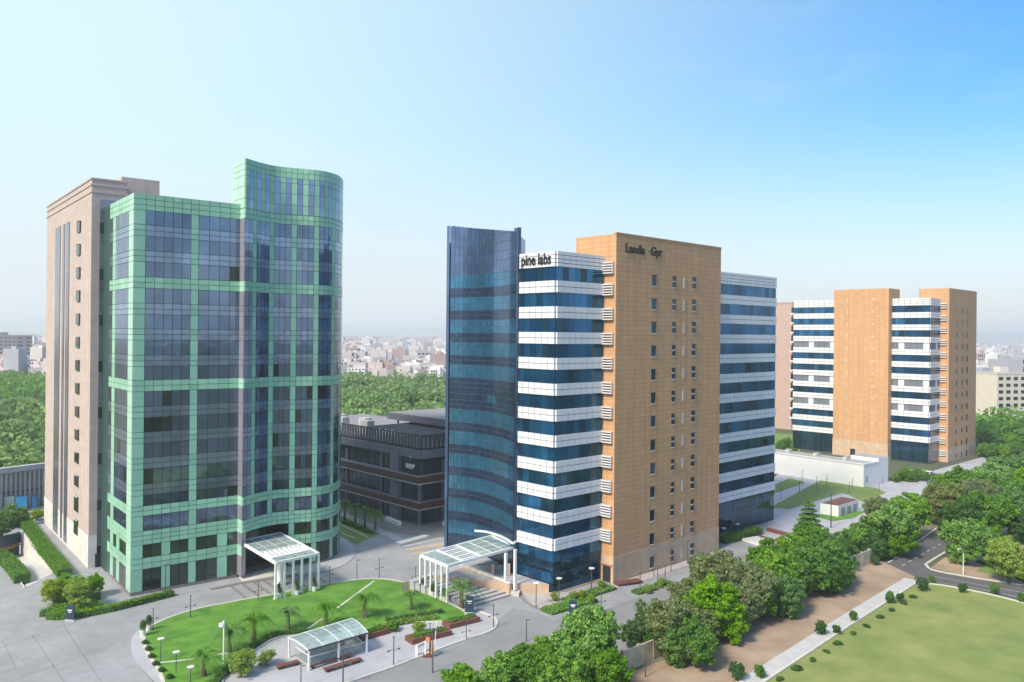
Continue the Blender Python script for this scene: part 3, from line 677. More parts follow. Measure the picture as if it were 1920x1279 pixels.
for i in range(22):
    p, q = cc[i] + Vector((.01, .08)), cc[i + 1] + Vector((.01, .08)); z_a, z_b = (ztl + (ztr - ztl) * min(1, k / 21) - .03 for k in (i, i + 1))
    mb.face([(p.x, p.y, 0), (q.x, q.y, 0), (q.x, q.y, z_b), (p.x, p.y, z_a)], M['b_joint'])
    p2, q2 = p + Vector((.1, .5)), q + Vector((.1, .5)); mb.face([(p.x, p.y, z_a), (q.x, q.y, z_b), (q2.x, q2.y, z_b), (p2.x, p2.y, z_a)], M['b_joint']); mb.face([(q2.x, q2.y, 50), (p2.x, p2.y, 50), (p2.x, p2.y, z_a), (q2.x, q2.y, z_b)], M['b_joint'])
mb.build('curved_bay', tb)
mb = MB(); q = cc[0]; mb.box((q.x - .35, q.y + 1.2, 29.7), (.5, 2.6, 59.4), M['b_crown'], -.1); mb.build('edge_fin', tb)
q = cc[-1]; MB().box((q.x + .25, q.y + .2, 28.6), (.55, 1.6, 57.2), M['b_dark'], .4).build('edge_fin', tb)
# lettering
Nl = (-RB[0], -RB[1])
c = Bp(-.40, 7.35); text_obj('pine labs', 2.2, M['text'], tb, (c[0], c[1], 50.98), neg(LB), bold=.03, sx=.86, sy=1.15)
c = Bp(11.3 + gR(1169.5), -2.75); text_obj('Landis', 2.05, M['text'], tb, (c[0], c[1], 53.6), RB, bold=.035)
rL = 11.3 + gR(1169.5)
c = Bp(rL + 5.9, -2.75); text_obj('+', 1.6, M['text_green'], tb, (c[0], c[1], 53.8), RB, bold=.02, name='plus_emblem')
c = Bp(rL + 6.8, -2.75); text_obj('Gyr', 2.05, M['text'], tb, (c[0], c[1], 53.6), RB, bold=.035)
cb.flush()

# ------------------------------------------------------------------ FAR OCHRE TOWER
C0 = (132.8, 258.6)
Cp = lambda r, l: Bp(r, l, C0)
tcw = thing('ochre_slab_tower', 'farther white banded office tower with two ochre slabs right of the blue tower', 'tower', (*C0, 0))
cf = Cells(tcw)
opn = (3, 6, 8)
banded_face(cf, Cp(0, 46), neg(LB), 24, 46 / 24, z_open=opn); banded_face(cf, Cp(0, 0), RB, 5, 8.8 / 5, z_open=opn)
face_grid(cf, Cp(0, 46), neg(LB), [46 / 24] * 24, [6.6, .3], lambda i, j, a, b: ('glass_pane', M['b_navy']), off=.02, gap=.16)
face_grid(cf, Cp(0, 0), RB, [8.8 / 5] * 5, [6.6, .3], lambda i, j, a, b: ('glass_pane', M['grey_glass']), off=.02, gap=.1)
MB().prism([Cp(.03, 46), Cp(.03, .03), Cp(30, .03), Cp(30, 46)], 0, 52.9, M['b_joint_dark'], M['roof']).build('main_block', tcw)
pts = [Cp(-2.9, 11.6 + 18.3), Cp(-2.9, 11.6), Cp(6, 11.6), Cp(6, 11.6 + 18.3)]
MB().prism(pts, 5.5, 56.2, M['gold'], M['roof']).build('ochre_slab', tcw)
MB().prism([Cp(-2.96, 30), Cp(-2.96, 11.5), Cp(-.1, 11.5), Cp(-.1, 30)], 0, 5.5, M['sandstone']).build('sandstone_base', tcw)
for k in range(12):
    z = 52.6 - 4.1 * k
    for l, wd in ((11.6 + 5.0, .9), (11.6 + 13.6, .5)):
        c = Cp(-2.97, l); o = link('window', unit_box(M['pale_ochre']), tcw, (c[0], c[1], z)); o.rotation_euler.z = angLB; o.scale = (wd, .08, .9 if wd > .6 else 1.8)
c = Cp(-3.0, 23); MB().box((c[0], c[1], 1.4), (1.6, .1, 2.6), M['black'], angLB).build('door', tcw)
pts = [Cp(8.8, -2.8), Cp(8.8 + 26.7, -2.8), Cp(8.8 + 26.7, 6.6), Cp(8.8, 6.6)]
MB().prism(pts, 4.2, 56.3, M['gold'], M['roof']).build('ochre_core', tcw)
MB().prism([Cp(8.74, -2.86), Cp(8.86 + 26.7, -2.86), Cp(8.86 + 26.7, 0), Cp(8.74, 0)], 0, 4.2, M['sandstone']).build('sandstone_base', tcw)
for k in range(13):
    z = 49.3 - PITCH * k
    for r, wd, ht in ((8.8 + 7.3, .7, 1.5), (8.8 + 12.8, .8, 1.5), (8.8 + 17.4, 1.2, 2.0)):
        c = Cp(r, -2.83); o = link('window', unit_box(M['a_dark']), tcw, (c[0], c[1], z)); o.rotation_euler.z = ang; o.scale = (wd, .12, ht)
    mb = MB()
    for q in range(3): c = Cp(8.5, -1.2); mb.box((c[0], c[1], z + .6 + q * .7), (2.0, .4, .25), M['white_panel'], angLB)
    mb.build('louvre_bracket', tcw)
cf.flush()

# pink tower behind it, and the balconied block
def simple_block(name, label, cat, corner, wl_, wr, z1, m, floors, lwin, rwin, dirs=(RB, LB), wm='a_dark', zf=3.2, group=None):
    r_, l_ = dirs; f = lambda a, b: (corner[0] + r_[0] * a + l_[0] * b, corner[1] + r_[1] * a + l_[1] * b)
    t = thing(name, label, cat, (*corner, 0), group)
    MB().prism([f(0, 0), f(wr, 0), f(wr, wl_), f(0, wl_)], 0, z1, m, M['roof']).build('wall', t)
    MB().prism([f(-.15, -.15), f(wr + .15, -.15), f(wr + .15, wl_ + .15), f(-.15, wl_ + .15)], z1, z1 + .6, m, M['roof']).build('parapet', t)
    if wr > 8: MB().prism([f(wr * .4, wl_ * .4), f(wr * .4 + 5, wl_ * .4), f(wr * .4 + 5, wl_ * .4 + 4), f(wr * .4, wl_ * .4 + 4)], z1 + .6, z1 + 3.4, m, M['roof']).build('stair_house', t)
    for k in range(floors):
        z = z1 - 2.0 - zf * k
        for q in range(lwin):
            c = f(-.05, wl_ * (q + .5) / lwin); o = link('window', unit_box(M[wm]), t, (c[0], c[1], z)); o.rotation_euler.z = math.atan2(l_[1], l_[0]); o.scale = (wl_ / lwin * .5, .14, 1.5)
        for q in range(rwin):
            c = f(wr * (q + .5) / rwin, -.05); o = link('window', unit_box(M[wm]), t, (c[0], c[1], z)); o.rotation_euler.z = math.atan2(r_[1], r_[0]); o.scale = (wr / rwin * .55, .14, 1.5)
    return t
pk = G(1484, 806)
t = simple_block('pink_tower', 'distant pale pink tower with dark balconies between the two banded towers', 'tower', (pk[0], pk[1]), 14, 8, 54.5, M['pink'], 13, 0, 0, zf=4)
for k in range(12):
    z = 50 - 4.05 * k
    c = (pk[0] + RB[0] * 2.4 - .2, pk[1] + RB[1] * 2.4)
    MB().box((c[0] - .8, c[1] - 2.5, z), (4.4, 2.2, .5), M['white_panel'], ang).box((c[0] - .8, c[1] - 1.4, z + 1.5), (4.2, .3, 2.6), M['a_dark'], ang).build('balcony', t)
for corner, a1, a2, zt, mt, fl, lw, rw_, lb in (
    (G(1869, 792), 22, 26, 23, 'cream', 5, 0, 6, 'cream apartment block with rows of dark windows at the right edge'),
    (G(1840, 778), 20, 20, 21, 'apt_grey', 5, 0, 5, 'grey apartment block just right of the ochre slab tower'),
    (G(1925, 770), 22, 30, 25, 'pink', 6, 0, 6, 'pinkish apartment block cut by the right picture edge'),
    (G(1848, 750), 20, 30, 20, 'cream', 5, 0, 6, 'pale block standing behind the grey apartment block')):
    simple_block('apartment_block', lb, 'building', corner, a1, a2, zt, M[mt], fl, lw, rw_, dirs=((.97, .24), (-.24, .97)), group='apartment blocks beyond the far tower')
simple_block('office_block', 'bluish brick office block on the hazy horizon at the left edge', 'building', G(30, 696), 60, 14, 34, M['mall_slab'], 9, 12, 2, dirs=((.97, .24), (-.97, .24)), zf=3.6)
simple_block('long_brick_hall', 'long low reddish hall beyond the forest between the towers', 'building', (-155, 720), 40, 62, 12, M['pink'], 1, 0, 14, dirs=((.99, .14), (-.14, .99)), zf=3.6)
simple_block('pale_office_block', 'pale grey mid-rise block beyond the forest left of the blue tower', 'building', (-93, 800), 14, 30, 22, M['apt_grey'], 4, 0, 8, dirs=((1, 0), (0, 1)), zf=3.6)
simple_block('white_hall', 'bright white low hall beyond the forest beside the blue tower', 'building', (-68, 830), 20, 40, 14, M['white_wall'], 2, 0, 8, dirs=((1, 0), (0, 1)), zf=4)

# ------------------------------------------------------------------ low white service buildings
wc = G(1619, 914)
t = thing('white_service_building', 'long flat white service building in front of the far tower', 'building', (*wc, 0))
LW, RW = Vector((-.628, .778)), Vector((.778, .628)); w0 = Vector(wc)
MB().prism([tuple(w0), tuple(w0 + RW * 8), tuple(w0 + RW * 8 + LW * 34), tuple(w0 + LW * 34)], 0, 6.0, M['white_wall'], M['roof']).build('wall', t)
MB().prism([tuple(w0 + RW * 8), tuple(w0 + RW * 13.5), tuple(w0 + RW * 13.5 + LW * 8), tuple(w0 + RW * 8 + LW * 8)], 0, 7.0, M['white_wall'], M['roof']).build('taller_end', t)
mb = MB()
for a, b in ((w0, w0 + RW * 8), (w0 + LW * 34, w0)): mb.beam((*a, 6.15), (*b, 6.15), .35, M['white_wall'], .3)
mb.build('parapet', t)
for k in range(3): c = w0 + RW * (2.5 + k * .1) + LW * (8 + 9 * k); MB().box((c.x + 2, c.y + 1, 6.4), (1.6, 1.2, .9), M['concrete'], .6).build('roof_vent', t)
c = w0 + RW * 1.4 - LW * .06; MB().box((c.x, c.y, 2.2), (1.0, .12, 1.6), M['apt_grey'], .68).build('window', t)
sc0 = Vector(G(1572, 970)); t = thing('white_kiosk', 'small white flat-roofed kiosk with shuttered bays on a grass island', 'building', (*sc0, 0))
MB().prism([tuple(sc0), tuple(sc0 + Vector(RB) * 10.4), tuple(sc0 + Vector(RB) * 10.4 + Vector(LB) * 4.2), tuple(sc0 + Vector(LB) * 4.2)], 0, 2.5, M['white'], M['mall_roof']).build('wall', t)
MB().prism([tuple(sc0 + Vector(RB) * .5 + Vector(LB) * .5), tuple(sc0 + Vector(RB) * 9.9 + Vector(LB) * .5), tuple(sc0 + Vector(RB) * 9.9 + Vector(LB) * 3.7), tuple(sc0 + Vector(RB) * .5 + Vector(LB) * 3.7)], 2.5, 2.65, M['corten']).build('roof_slab', t)
for k in range(3):
    c = sc0 + Vector(RB) * (2.0 + 3.1 * k) - Vector(LB) * .05; MB().box((c.x, c.y, 1.05), (2.2, .1, 1.7), M['apt_grey'], ang).build('shutter', t)

# ------------------------------------------------------------------ low dark retail block between the towers
m0 = Vector(G(785.6, 987)); Lm, Rm = Vector(LB), Vector(RB)
tm = thing('retail_block', 'low dark retail building with red-brown bands between the two towers', 'building', (*m0, 0))
cm = Cells(tm)
mp_ = lambda r, l: tuple(m0 + Rm * r + Lm * l)
LL, RR = 72, 34
MB().prism([mp_(1.2, 1.2), mp_(RR, 1.2), mp_(RR, LL), mp_(1.2, LL)], 0, 14, M['black'], M['mall_roof']).build('core', tm)
for z0, z1, e in ((3.6, 4.9, -.7), (9.0, 10.4, -1.0)):
    MB().prism([mp_(e, e), mp_(RR, e), mp_(RR, LL), mp_(e, LL)], z0, z1, M['mall_red'], M['mall_roof']).build('red_band', tm)
    MB().prism([mp_(e - .08, e - .08), mp_(RR, e - .08), mp_(RR, LL), mp_(e - .08, LL)], z0 - .18, z0, M['concrete']).build('band_edge', tm)
for (za, zb) in ((14.0, 10.4), (9.0, 4.9), (3.4, .1)):
    nL = 40; face_grid(cm, mp_(1.1, LL), tuple(-Lm), [LL / nL] * nL, [za, zb], lambda i, j, a, b: ('shop_pane', M['mall_glass']), off=.05, gap=.2)
    face_grid(cm, mp_(1.1, 1.1), tuple(Rm), [1.7] * 19, [za, zb], lambda i, j, a, b: ('shop_pane', M['mall_glass']), off=.05, gap=.2)
face_grid(cm, mp_(.6, LL), tuple(-Lm), [2.4] * 30, [15.6, 13.9], lambda i, j, a, b: ('fascia_panel', M['mall_grey']), off=.3, th=.6)
face_grid(cm, mp_(.3, .3), tuple(Rm), [2.4] * 14, [15.6, 13.9], lambda i, j, a, b: ('fascia_panel', M['mall_grey']), off=.3, th=.6)
for l in (9.0, 38): c = m0 + Rm * .6 + Lm * l; MB().box((c.x, c.y, 7.6), (3.0, 1.3, 15.2), M['mall_grey'], angLB).build('grey_pier', tm)
for k in range(7): c = m0 + Rm * (1.0 + (k > 3) * 6 * (k - 3)) + Lm * (1.0 + (k <= 3) * 14 * k); MB().box((c.x, c.y, 6.5), (.7, .7, 13), M['mall_grey'], angLB).build('column', tm)
c = m0 + Lm * 3.2 + Rm * .35; MB().box((c.x, c.y, 12.4), (5.6, .5, 3.9), M['black'], angLB).build('sign_board', tm)
c2 = m0 + Lm * 4.8 + Rm * .02; text_obj('IHDP', 1.35, M['text_white'], tm, (c2.x, c2.y, 11.6), tuple(-Lm), bold=.03)
c3 = m0 + Lm * 3.2 + Rm * .02; MB().box((c3.x, c3.y, 13.5), (.5, .06, .5), M['mall_red'], angLB).box((c3.x, c3.y, 13.95), (.3, .06, .3), M['text_white'], angLB).build('emblem', tm)
# roof-level screen wall made of slats and pergola beams
mb = MB()
for k in range(60): c = m0 + Rm * 2 + Lm * (2 + k * 1.15); mb.box((c.x, c.y, 17.0), (.75, .12, 2.8), M['screen'], angLB)
for k in range(26): c = m0 + Rm * (2 + k * 1.15) + Lm * 2; mb.box((c.x, c.y, 17.0), (.75, .12, 2.8), M['screen'], ang)
for z in (15.7, 18.4): mb.beam((*mp_(2, 2), z), (*mp_(2, 70), z), .25, M['screen']); mb.beam((*mp_(2, 2), z), (*mp_(32, 2), z), .25, M['screen'])
mb.build('roof_screen', tm)
MB().prism([mp_(2.2, 2.2), mp_(RR, 2.2), mp_(RR, LL), mp_(2.2, LL)], 14, 15.7, M['mall_slab'], M['mall_roof']).build('roof_deck', tm)
for k in range(9): a = m0 + Rm * (3) + Lm * (4 + 2.4 * k); MB().beam((*a, 18.4), (*(a + Rm * 20), 18.4), .5, M['mall_roof'], .3).build('pergola_beam', tm)
for k in range(6): c = m0 + Rm * (7 + 3 * (k % 2)) + Lm * (30 + 5.5 * k); MB().box((c.x, c.y, 17.4), (3, 2, 3.2), M['concrete'], angLB).build('roof_unit', tm)
q0 = m0 + Rm * 12 + Lm * 5
MB().prism([tuple(q0), tuple(q0 + Rm * 26), tuple(q0 + Rm * 26 + Lm * 24), tuple(q0 + Lm * 24)], 19.2, 20.8, M['mall_slab'], M['mall_roof']).build('roof_canopy', tm)
mb = MB()
for r in range(6):
    for l in range(5): c = q0 + Rm * (1.5 + r * 4.6) + Lm * (1.5 + l * 5); mb.box((c.x, c.y, 17.4), (.4, .4, 3.6), M['mall_grey'])
mb.build('canopy_posts', tm)
cm.flush(140)
for px, py in ((735, 975), (745, 985), (832, 985)):
    p = G(px, py)
for (a, b), lb in ((((724, 976), (750, 986)), 'white low wall bench outside the retail block left of its corner'), (((829, 986), (842, 985)), 'white low wall bench outside the retail block beside the blue tower')):
    p, q = Vector(G(*a)), Vector(G(*b)); t = MB().beam((*p, .45), (*q, .45), .7, M['white'], .8).build('bench_wall', base=(p.x, p.y, 0)); tag(t, lb, 'bench')

# ------------------------------------------------------------------ retaining wall and sheds at the far left
wl0, wl1 = Vector(G(-160, 985)), Vector(G(86, 945)); d_ = (wl1 - wl0); n_ = 26
t = thing('ribbed_wall', 'tall brown ribbed wall with grey coping in front of the forest at left', 'wall', (*wl0, 0))
dn = d_.normalized(); an = math.atan2(dn.y, dn.x)
mb = MB(); mb.beam((*wl0, 4.2), (*wl1, 4.2), .4, M['hoard'], 8.4); mb.build('wall_face', t)
MB().beam((*wl0, 8.9), (*wl1, 8.9), 1.2, M['concrete'], 1.2).build('coping', t)
MB().beam((*(wl0 + Vector((0, -.4))), 3.9), (*(wl1 + Vector((0, -.4))), 3.9), .25, M['dark'], .25).build('rail', t)
for k in range(n_): c = wl0 + d_ * (k + .5) / n_ + Vector((.05, -.32)); MB().box((c.x, c.y, 4.1), (.35, .4, 8.0), M['concrete'], an).build('rib', t)
for xa, xb, m_, lb in ((44, 66, 'blue_sheet', 'bright blue sheet metal gate under the ribbed wall'), (24, 42, 'grey_sheet', 'pale grey corrugated sheet screen left of the blue gate'), (75, 84, 'blue_sheet', 'narrow blue sheet screen beside the peach wall foot')):
    p, q = Vector(G(xa, 954)), Vector(G(xb, 953)); p.y -= 3; q.y -= 3
    t = thing('sheet_gate', lb, 'gate', (*p, 0), 'sheet metal gates by the ribbed wall')
    MB().beam((*p, 1.7), (*q, 1.7), .12, M[m_], 3.3).build('sheet', t); MB().beam((*p, 3.4), (*q, 3.4), .16, M['dark'], .12).build('top_rail', t)

# basement entrance portal with its sign
pr = r1; plv = rampL1; pd = (Vector(plv) - Vector(pr)).normalized()
t = thing('entrance_portal', 'dark basement entrance portal with the white word Entry and yellow stripes', 'gateway', (*pr, 0))
far = Vector(pr) + pd * 9.5; ev = pd
mb = MB(); mb.beam((*pr, -.75), (*far, -.75), .8, M['sign_blue'], 1.9); mb.build('lintel', t)
fw = Vector((rdir.x, rdir.y)) * -.47
for k, z in enumerate((-1.75, -2.15)): MB().beam((*(Vector(pr) + fw), z), (*(far + fw), z), .12, M['yellow'], .16).build('yellow_stripe', t)
MB().beam((*(Vector(pr) + rdir * 1.5), -3), (*(far + rdir * 1.5), -3), .2, M['black'], 3.2).build('portal_shade_sheet', t)  # black sheet closing the portal, painted as the shade of the basement inside
tx = Vector(pr) + pd * 6.2 + fw; text_obj('Entry', 1.15, M['text_white'], t, (tx.x, tx.y, -1.05), tuple(-pd), depth=.08)

# ------------------------------------------------------------------ vegetation generators
def leaf_cloud(mb_v, mb_f, centers, radii, n_each, size, flat=.8, rs=rng, shell=.55):
    for c, r, n in zip(centers, radii, n_each):
        d = rs.normal(size=(n, 3)); d /= np.linalg.norm(d, axis=1)[:, None]
        rad = r * (shell + (1 - shell) * rs.random(n)) ** 1.0
        p = np.asarray(c) + d * rad[:, None] * np.array([1, 1, flat])
        nrm = d + rs.normal(size=(n, 3)) * .55; nrm /= np.linalg.norm(nrm, axis=1)[:, None]
        t = np.cross(nrm, rs.normal(size=(n, 3))); t /= np.linalg.norm(t, axis=1)[:, None] + 1e-9
        b = np.cross(nrm, t); s = size * (.6 + .8 * rs.random(n))[:, None]
        k = sum(len(x) for x in mb_v)
        q = np.stack([p - t * s * .5, p + b * s * .32, p + t * s * .5, p - b * s * .32], 1).reshape(-1, 3)
        mb_v.append(q); mb_f.append(np.arange(k, k + 4 * n).reshape(-1, 4))
def leaf_mesh(name, V, Fc, m):
    v = np.concatenate(V); f = np.concatenate(Fc); me = bpy.data.meshes.new(name)
    me.vertices.add(len(v)); me.vertices.foreach_set('co', v.astype(np.float32).ravel())
    me.loops.add(f.size); me.loops.foreach_set('vertex_index', f.astype(np.int32).ravel())
    me.polygons.add(len(f)); me.polygons.foreach_set('loop_start', np.arange(0, f.size, 4, dtype=np.int32)); me.polygons.foreach_set('loop_total', np.full(len(f), 4, np.int32))
    me.materials.append(m); me.update(calc_edges=True); return me
def make_crown(kind, m, n=9000, seed=1, clumps=90):
    """unit crown: radius 1, from z=.25 to about 2.1"""
    rs = np.random.default_rng(seed); V, Fc = [], []; cs, rr = [], []
    lobes = [(rs.uniform(-.42, .42), rs.uniform(-.42, .42), rs.uniform(.55, 1.45), rs.uniform(.5, .66)) for _ in range(9)] + [(0, 0, 1.0, .78)]
    for i in range(clumps):
        lx, ly, lz, lr = lobes[rs.integers(len(lobes))]
        d = rs.normal(size=3); d /= np.linalg.norm(d); d[2] = d[2] * .85
        cs.append((lx + d[0] * lr * rs.uniform(.7, 1.05), ly + d[1] * lr * rs.uniform(.7, 1.05), max(.16, lz + d[2] * lr * rs.uniform(.7, 1.05)))); rr.append(rs.uniform(.10, .2))
    for lx, ly, lz, lr in lobes: cs.append((lx, ly, lz)); rr.append(lr * .85)
    w = np.array(rr) ** 1.6; w[-8:] *= .5; ne = np.maximum(4, (w / w.sum() * n)).astype(int)
    leaf_cloud(V, Fc, cs, rr, ne, {'fine': .075, 'broad': .095, 'loose': .085}[kind], rs=rs)
    return leaf_mesh('crown', V, Fc, m)
def make_trunk(seed=1, h=1.3, r=.06):
    rs = random.Random(seed); mb = MB(); mb.tube([(0, 0, 0), (rs.uniform(-.02, .02), 0, h * .35), (rs.uniform(-.05, .05), rs.uniform(-.05, .05), h * .75), (0, 0, h)], [r, r * .8, r * .6, r * .3], M['bark'], 7)
    for k in range(6):
        a = k * 1.05 + rs.random(); z = h * rs.uniform(.25, .55); L = rs.uniform(.35, .6)
        mb.tube([(0, 0, z), (math.cos(a) * L * .5, math.sin(a) * L * .5, z + L * .5), (math.cos(a) * L, math.sin(a) * L, z + L * 1.1)], [r * .5, r * .35, r * .12], M['bark'], 5)
    return mb.mesh('trunk')
TR = [make_trunk(k) for k in range(3)]
CROWN = {}
for i, (nm, kd, n, cl) in enumerate((('bright', 'broad', 17000, 150), ('mid', 'broad', 16000, 140), ('olive', 'fine', 22000, 190), ('dark', 'broad', 14000, 120), ('lime', 'loose', 9000, 90))):
    for v in range(2): CROWN[nm, v] = make_crown(kd, M['leaf_' + nm], n, 10 * i + v, cl)
tcount = [0]
def tree_px(cx, cy, rpx, kind, label, k=1.05, group='broadleaf trees of the belt beside the track', zs=1.0, name='broadleaf_tree', trunk=1.0, grow=1.15):
    a, b = ray(cx, cy); rpx *= grow; d = H / (b + k * rpx / F); r = rpx * d / F; x = a * d
    return tree(x, d, r, kind, label, group, zs, name, trunk)
def tree(x, y, r, kind, label, group=None, zs=1.0, name='broadleaf_tree', trunk=1.0):
    tcount[0] += 1; k = tcount[0]
    t = thing(name, label, 'tree', (x, y, 0), group, rz=k * 1.7); t.scale = (r, r, r * zs)
    for nm, me in (('crown', CROWN[kind, k % 2]), ('trunk', TR[k % 3])):
        o = bpy.data.objects.new(nm, me); C.objects.link(o); o.parent = t
    return t
# front belt, nearest first
FT = [
 (1102, 1195, 66, 'bright', 'round bright green tree in front of the road, left of the pale wall piece'),
 (1138, 1252, 44, 'mid', 'dense green tree touching the left end of the pale wall piece'),
 (1060, 1262, 50, 'bright', 'bright green tree cut by the bottom edge below the round one'),
 (992, 1252, 46, 'mid', 'darker green tree second from the left along the bottom edge'),
 (936, 1262, 42, 'bright', 'light leafy tree along the bottom edge right of the road lamp'),
 (868, 1282, 38, 'bright', 'leftmost low tree top rising from the bottom edge by the road'),
 (1195, 1178, 30, 'dark', 'small dark tree between the round bright tree and the zebra crossing'),
 (1262, 1165, 58, 'olive', 'grey green fine-leaved tree right above the pale wall piece'),
 (1300, 1195, 44, 'mid', 'low round green tree hanging over the dirt track'),
 (1236, 1190, 32, 'dark', 'dark low tree just behind the pale wall piece'),
 (1335, 1130, 56, 'bright', 'vivid green tree among the grey green ones by the service road'),
 (1350, 1075, 56, 'olive', 'tallest grey green tree in front of the sandstone base'),
 (1405, 1105, 52, 'olive', 'grey green tree leaning over the track beyond the vivid one'),
 (1392, 1150, 30, 'olive', 'small olive tree overhanging the dirt track edge'),
 (1446, 1075, 50, 'bright', 'bright green tree in the middle of the belt'),
 (1476, 1110, 38, 'mid', 'round green tree on the track side of the belt middle'),
 (1500, 1062, 46, 'mid', 'green tree behind the bright middle tree'),
 (1545, 1040, 44, 'mid', 'green tree before the gap with the short wall end'),
 (1552, 1075, 32, 'dark', 'dark tree low over the track before the wall gap'),
 (1578, 1030, 30, 'dark', 'dark slim tree at the end of the belt by the wall gap'),
 (1626, 1000, 34, 'mid', 'green tree standing behind the short wall end'),
 (1668, 985, 44, 'bright', 'bright tree left of where the asphalt road enters the trees'),
 (1702, 960, 42, 'bright', 'tall bright tree at the left side of the asphalt road'),
 (1768, 935, 42, 'olive', 'olive green tree behind the asphalt road'),
 (1690, 1008, 30, 'mid', 'low round tree beside the road kerb'),
 (1812, 912, 40, 'mid', 'green tree in front of the far tower foot'),
 (1858, 905, 44, 'bright', 'bright green tree right of the far tower foot'),
 (1902, 885, 42, 'mid', 'green tree at the right edge beyond the road'),
 (1800, 965, 40, 'dark', 'dark green tree right of the road bend'),
 (1850, 960, 44, 'mid', 'large green tree above the street lamp'),
 (1902, 955, 44, 'mid', 'wide green tree at the right edge, middle height'),
 (1812, 1010, 40, 'bright', 'green tree on the verge left of the street lamp'),
 (1930, 905, 40, 'bright', 'bright tree cut by the right edge'),
 (1100, 1245, 40, 'mid', 'dense tree filling the bottom between the round bright tree and the wall piece'),
 (1020, 1225, 34, 'bright', 'small bright crown left of the round bright tree'),
 (1215, 1150, 26, 'dark', 'small dark crown behind the zebra crossing'),
 (1290, 1120, 40, 'olive', 'olive crown reaching over the service road'),
 (1270, 1200, 38, 'mid', 'lowest crown just right of the pale wall piece'),
 (1365, 1165, 32, 'bright', 'bright low crown over the track edge'),
 (1425, 1120, 36, 'mid', 'mid green crown above the track, left of the middle tree'),
 (1440, 1040, 34, 'mid', 'green crown behind the bright middle tree by the service road'),
 (1578, 1062, 30, 'mid', 'green crown at the track edge just before the short wall end'),
 (1655, 960, 30, 'olive', 'olive crown behind the bright tree beside the kiosk lane'),
 (1602, 1010, 28, 'bright', 'bright crown above the short wall end'),
 (1230, 1160, 30, 'mid', 'mid green crown behind the pale wall piece beside the crossing'),
 (1310, 1165, 38, 'olive', 'olive crown between the vivid tree and the grey green one'),
 (1325, 1070, 34, 'olive', 'grey green crown touching the sandstone base'),
 (1518, 1010, 34, 'mid', 'green crown behind the tiered tree foot'),
 (1480, 1030, 34, 'bright', 'bright crown by the terrace steps'),
 (1640, 1020, 26, 'dark', 'dark crown just right of the short wall end'),
 (1838, 930, 36, 'olive', 'olive crown in the middle of the right hand trees'),
 (1876, 925, 36, 'mid', 'mid green crown in the middle of the right hand trees'),
 (1842, 1002, 32, 'mid', 'green crown directly above the street lamp head'),
 (1782, 915, 32, 'bright', 'bright crown in front of the parked white car'),
 (1925, 985, 30, 'dark', 'dark crown at the right edge above the yellow green tree'),
]
for f_ in FT: tree_px(*f_[:5])
tree_px(1892, 1022, 44, 'lime', 'yellow green tree with a bare trunk on the dry verge at right', k=1.45, group=None)
# distant campus trees
for k in range(26):
    px = 1845 + (k % 9) * 9.5; py = 800 + (k // 9) * 20 + (k * 7 % 5)
    tree_px(px, py, 11 + k % 4, 'mid' if k % 2 else 'bright', ['leftmost', 'second', 'third', 'fourth', 'fifth', 'sixth', 'seventh', 'eighth', 'ninth'][k % 9] + ' small round tree from the left in the ' + ['farthest', 'middle', 'nearest'][k // 9] + ' row beyond the far tower', group='small campus trees beyond the far tower')
for n_, (px, py, r_) in enumerate(((1462, 838, 12), (1474, 830, 11), (1484, 845, 10), (1468, 852, 9), (1890, 770, 14), (1695, 888, 12), (1708, 892, 10), (1722, 888, 11), (1735, 892, 9), (1680, 895, 8))):
    tree_px(px, py, r_, 'mid', ['left small tree beyond the east wing', 'upper small tree beyond the east wing', 'right small tree beyond the east wing', 'lowest small tree beyond the east wing', 'lone light tree before the cream apartment block', 'second small tree left of the parked cars', 'third small tree left of the parked cars', 'small tree between the white building and the parked cars', 'small tree right beside the parked white car', 'first small tree right of the white service building'][n_], group='small trees at the far tower foot')
# feathery trees of the left island and plaza
for px, py, r_, kd, lb in ((100, 1098, 26, 'lime', 'feathery lime tree at the left of the hedge island'), (125, 1092, 22, 'bright', 'young green tree at the back of the hedge island'), (150, 1100, 28, 'lime', 'feathery lime tree in the middle of the hedge island'), (172, 1092, 20, 'bright', 'young green tree nearest the peach tower foot'),
                     (22, 950, 26, 'mid', 'layered dark green tree above the basement entrance'), (70, 955, 14, 'lime', 'small yellow green tree before the blue gate'), (5, 978, 20, 'dark', 'dark tree at the left edge above the portal'),
                     (455, 1222, 30, 'lime', 'lime green tree at the lower tip of the oval lawn'), (500, 1222, 18, 'lime', 'thin lime sapling left of the glass stair shelter'), (785, 1165, 15, 'lime', 'thin sapling behind the long red planter'), (735, 1165, 13, 'bright', 'low sapling on the hedge line near the oval lawn')):
    tree_px(px, py - (12 if px < 200 and py > 1050 else 0), r_, kd, lb, k=1.7 if px < 200 and py > 1050 else 1.3, group=None, zs=1.0 if px < 200 and py > 1050 else .8, name='young_tree')
# layered conifer-like tree by the kiosk
def araucaria(x, y, h, label):
    t = thing('tiered_tree', label, 'tree', (x, y, 0)); V, Fc = [], []
    for k in range(9):
        z = h * (.2 + .09 * k); r = h * .36 * (1 - k / 10)
        leaf_cloud(V, Fc, [(math.cos(q * 1.05 + k) * r * .6, math.sin(q * 1.05 + k) * r * .6, z) for q in range(6)], [r * .42] * 6, [90] * 6, .4, flat=.3)
    o = link('crown', leaf_mesh('crown', V, Fc, M['leaf_mid']), t, world=False)
    o = link('trunk', MB().tube([(0, 0, 0), (0, 0, h * .95)], [.2, .06], M['bark'], 6).mesh('trunk'), t, world=False)
    return t
p = G(1516, 1035); araucaria(p[0], p[1], 10.5, 'tiered feathery tree standing between the terrace and the white kiosk')
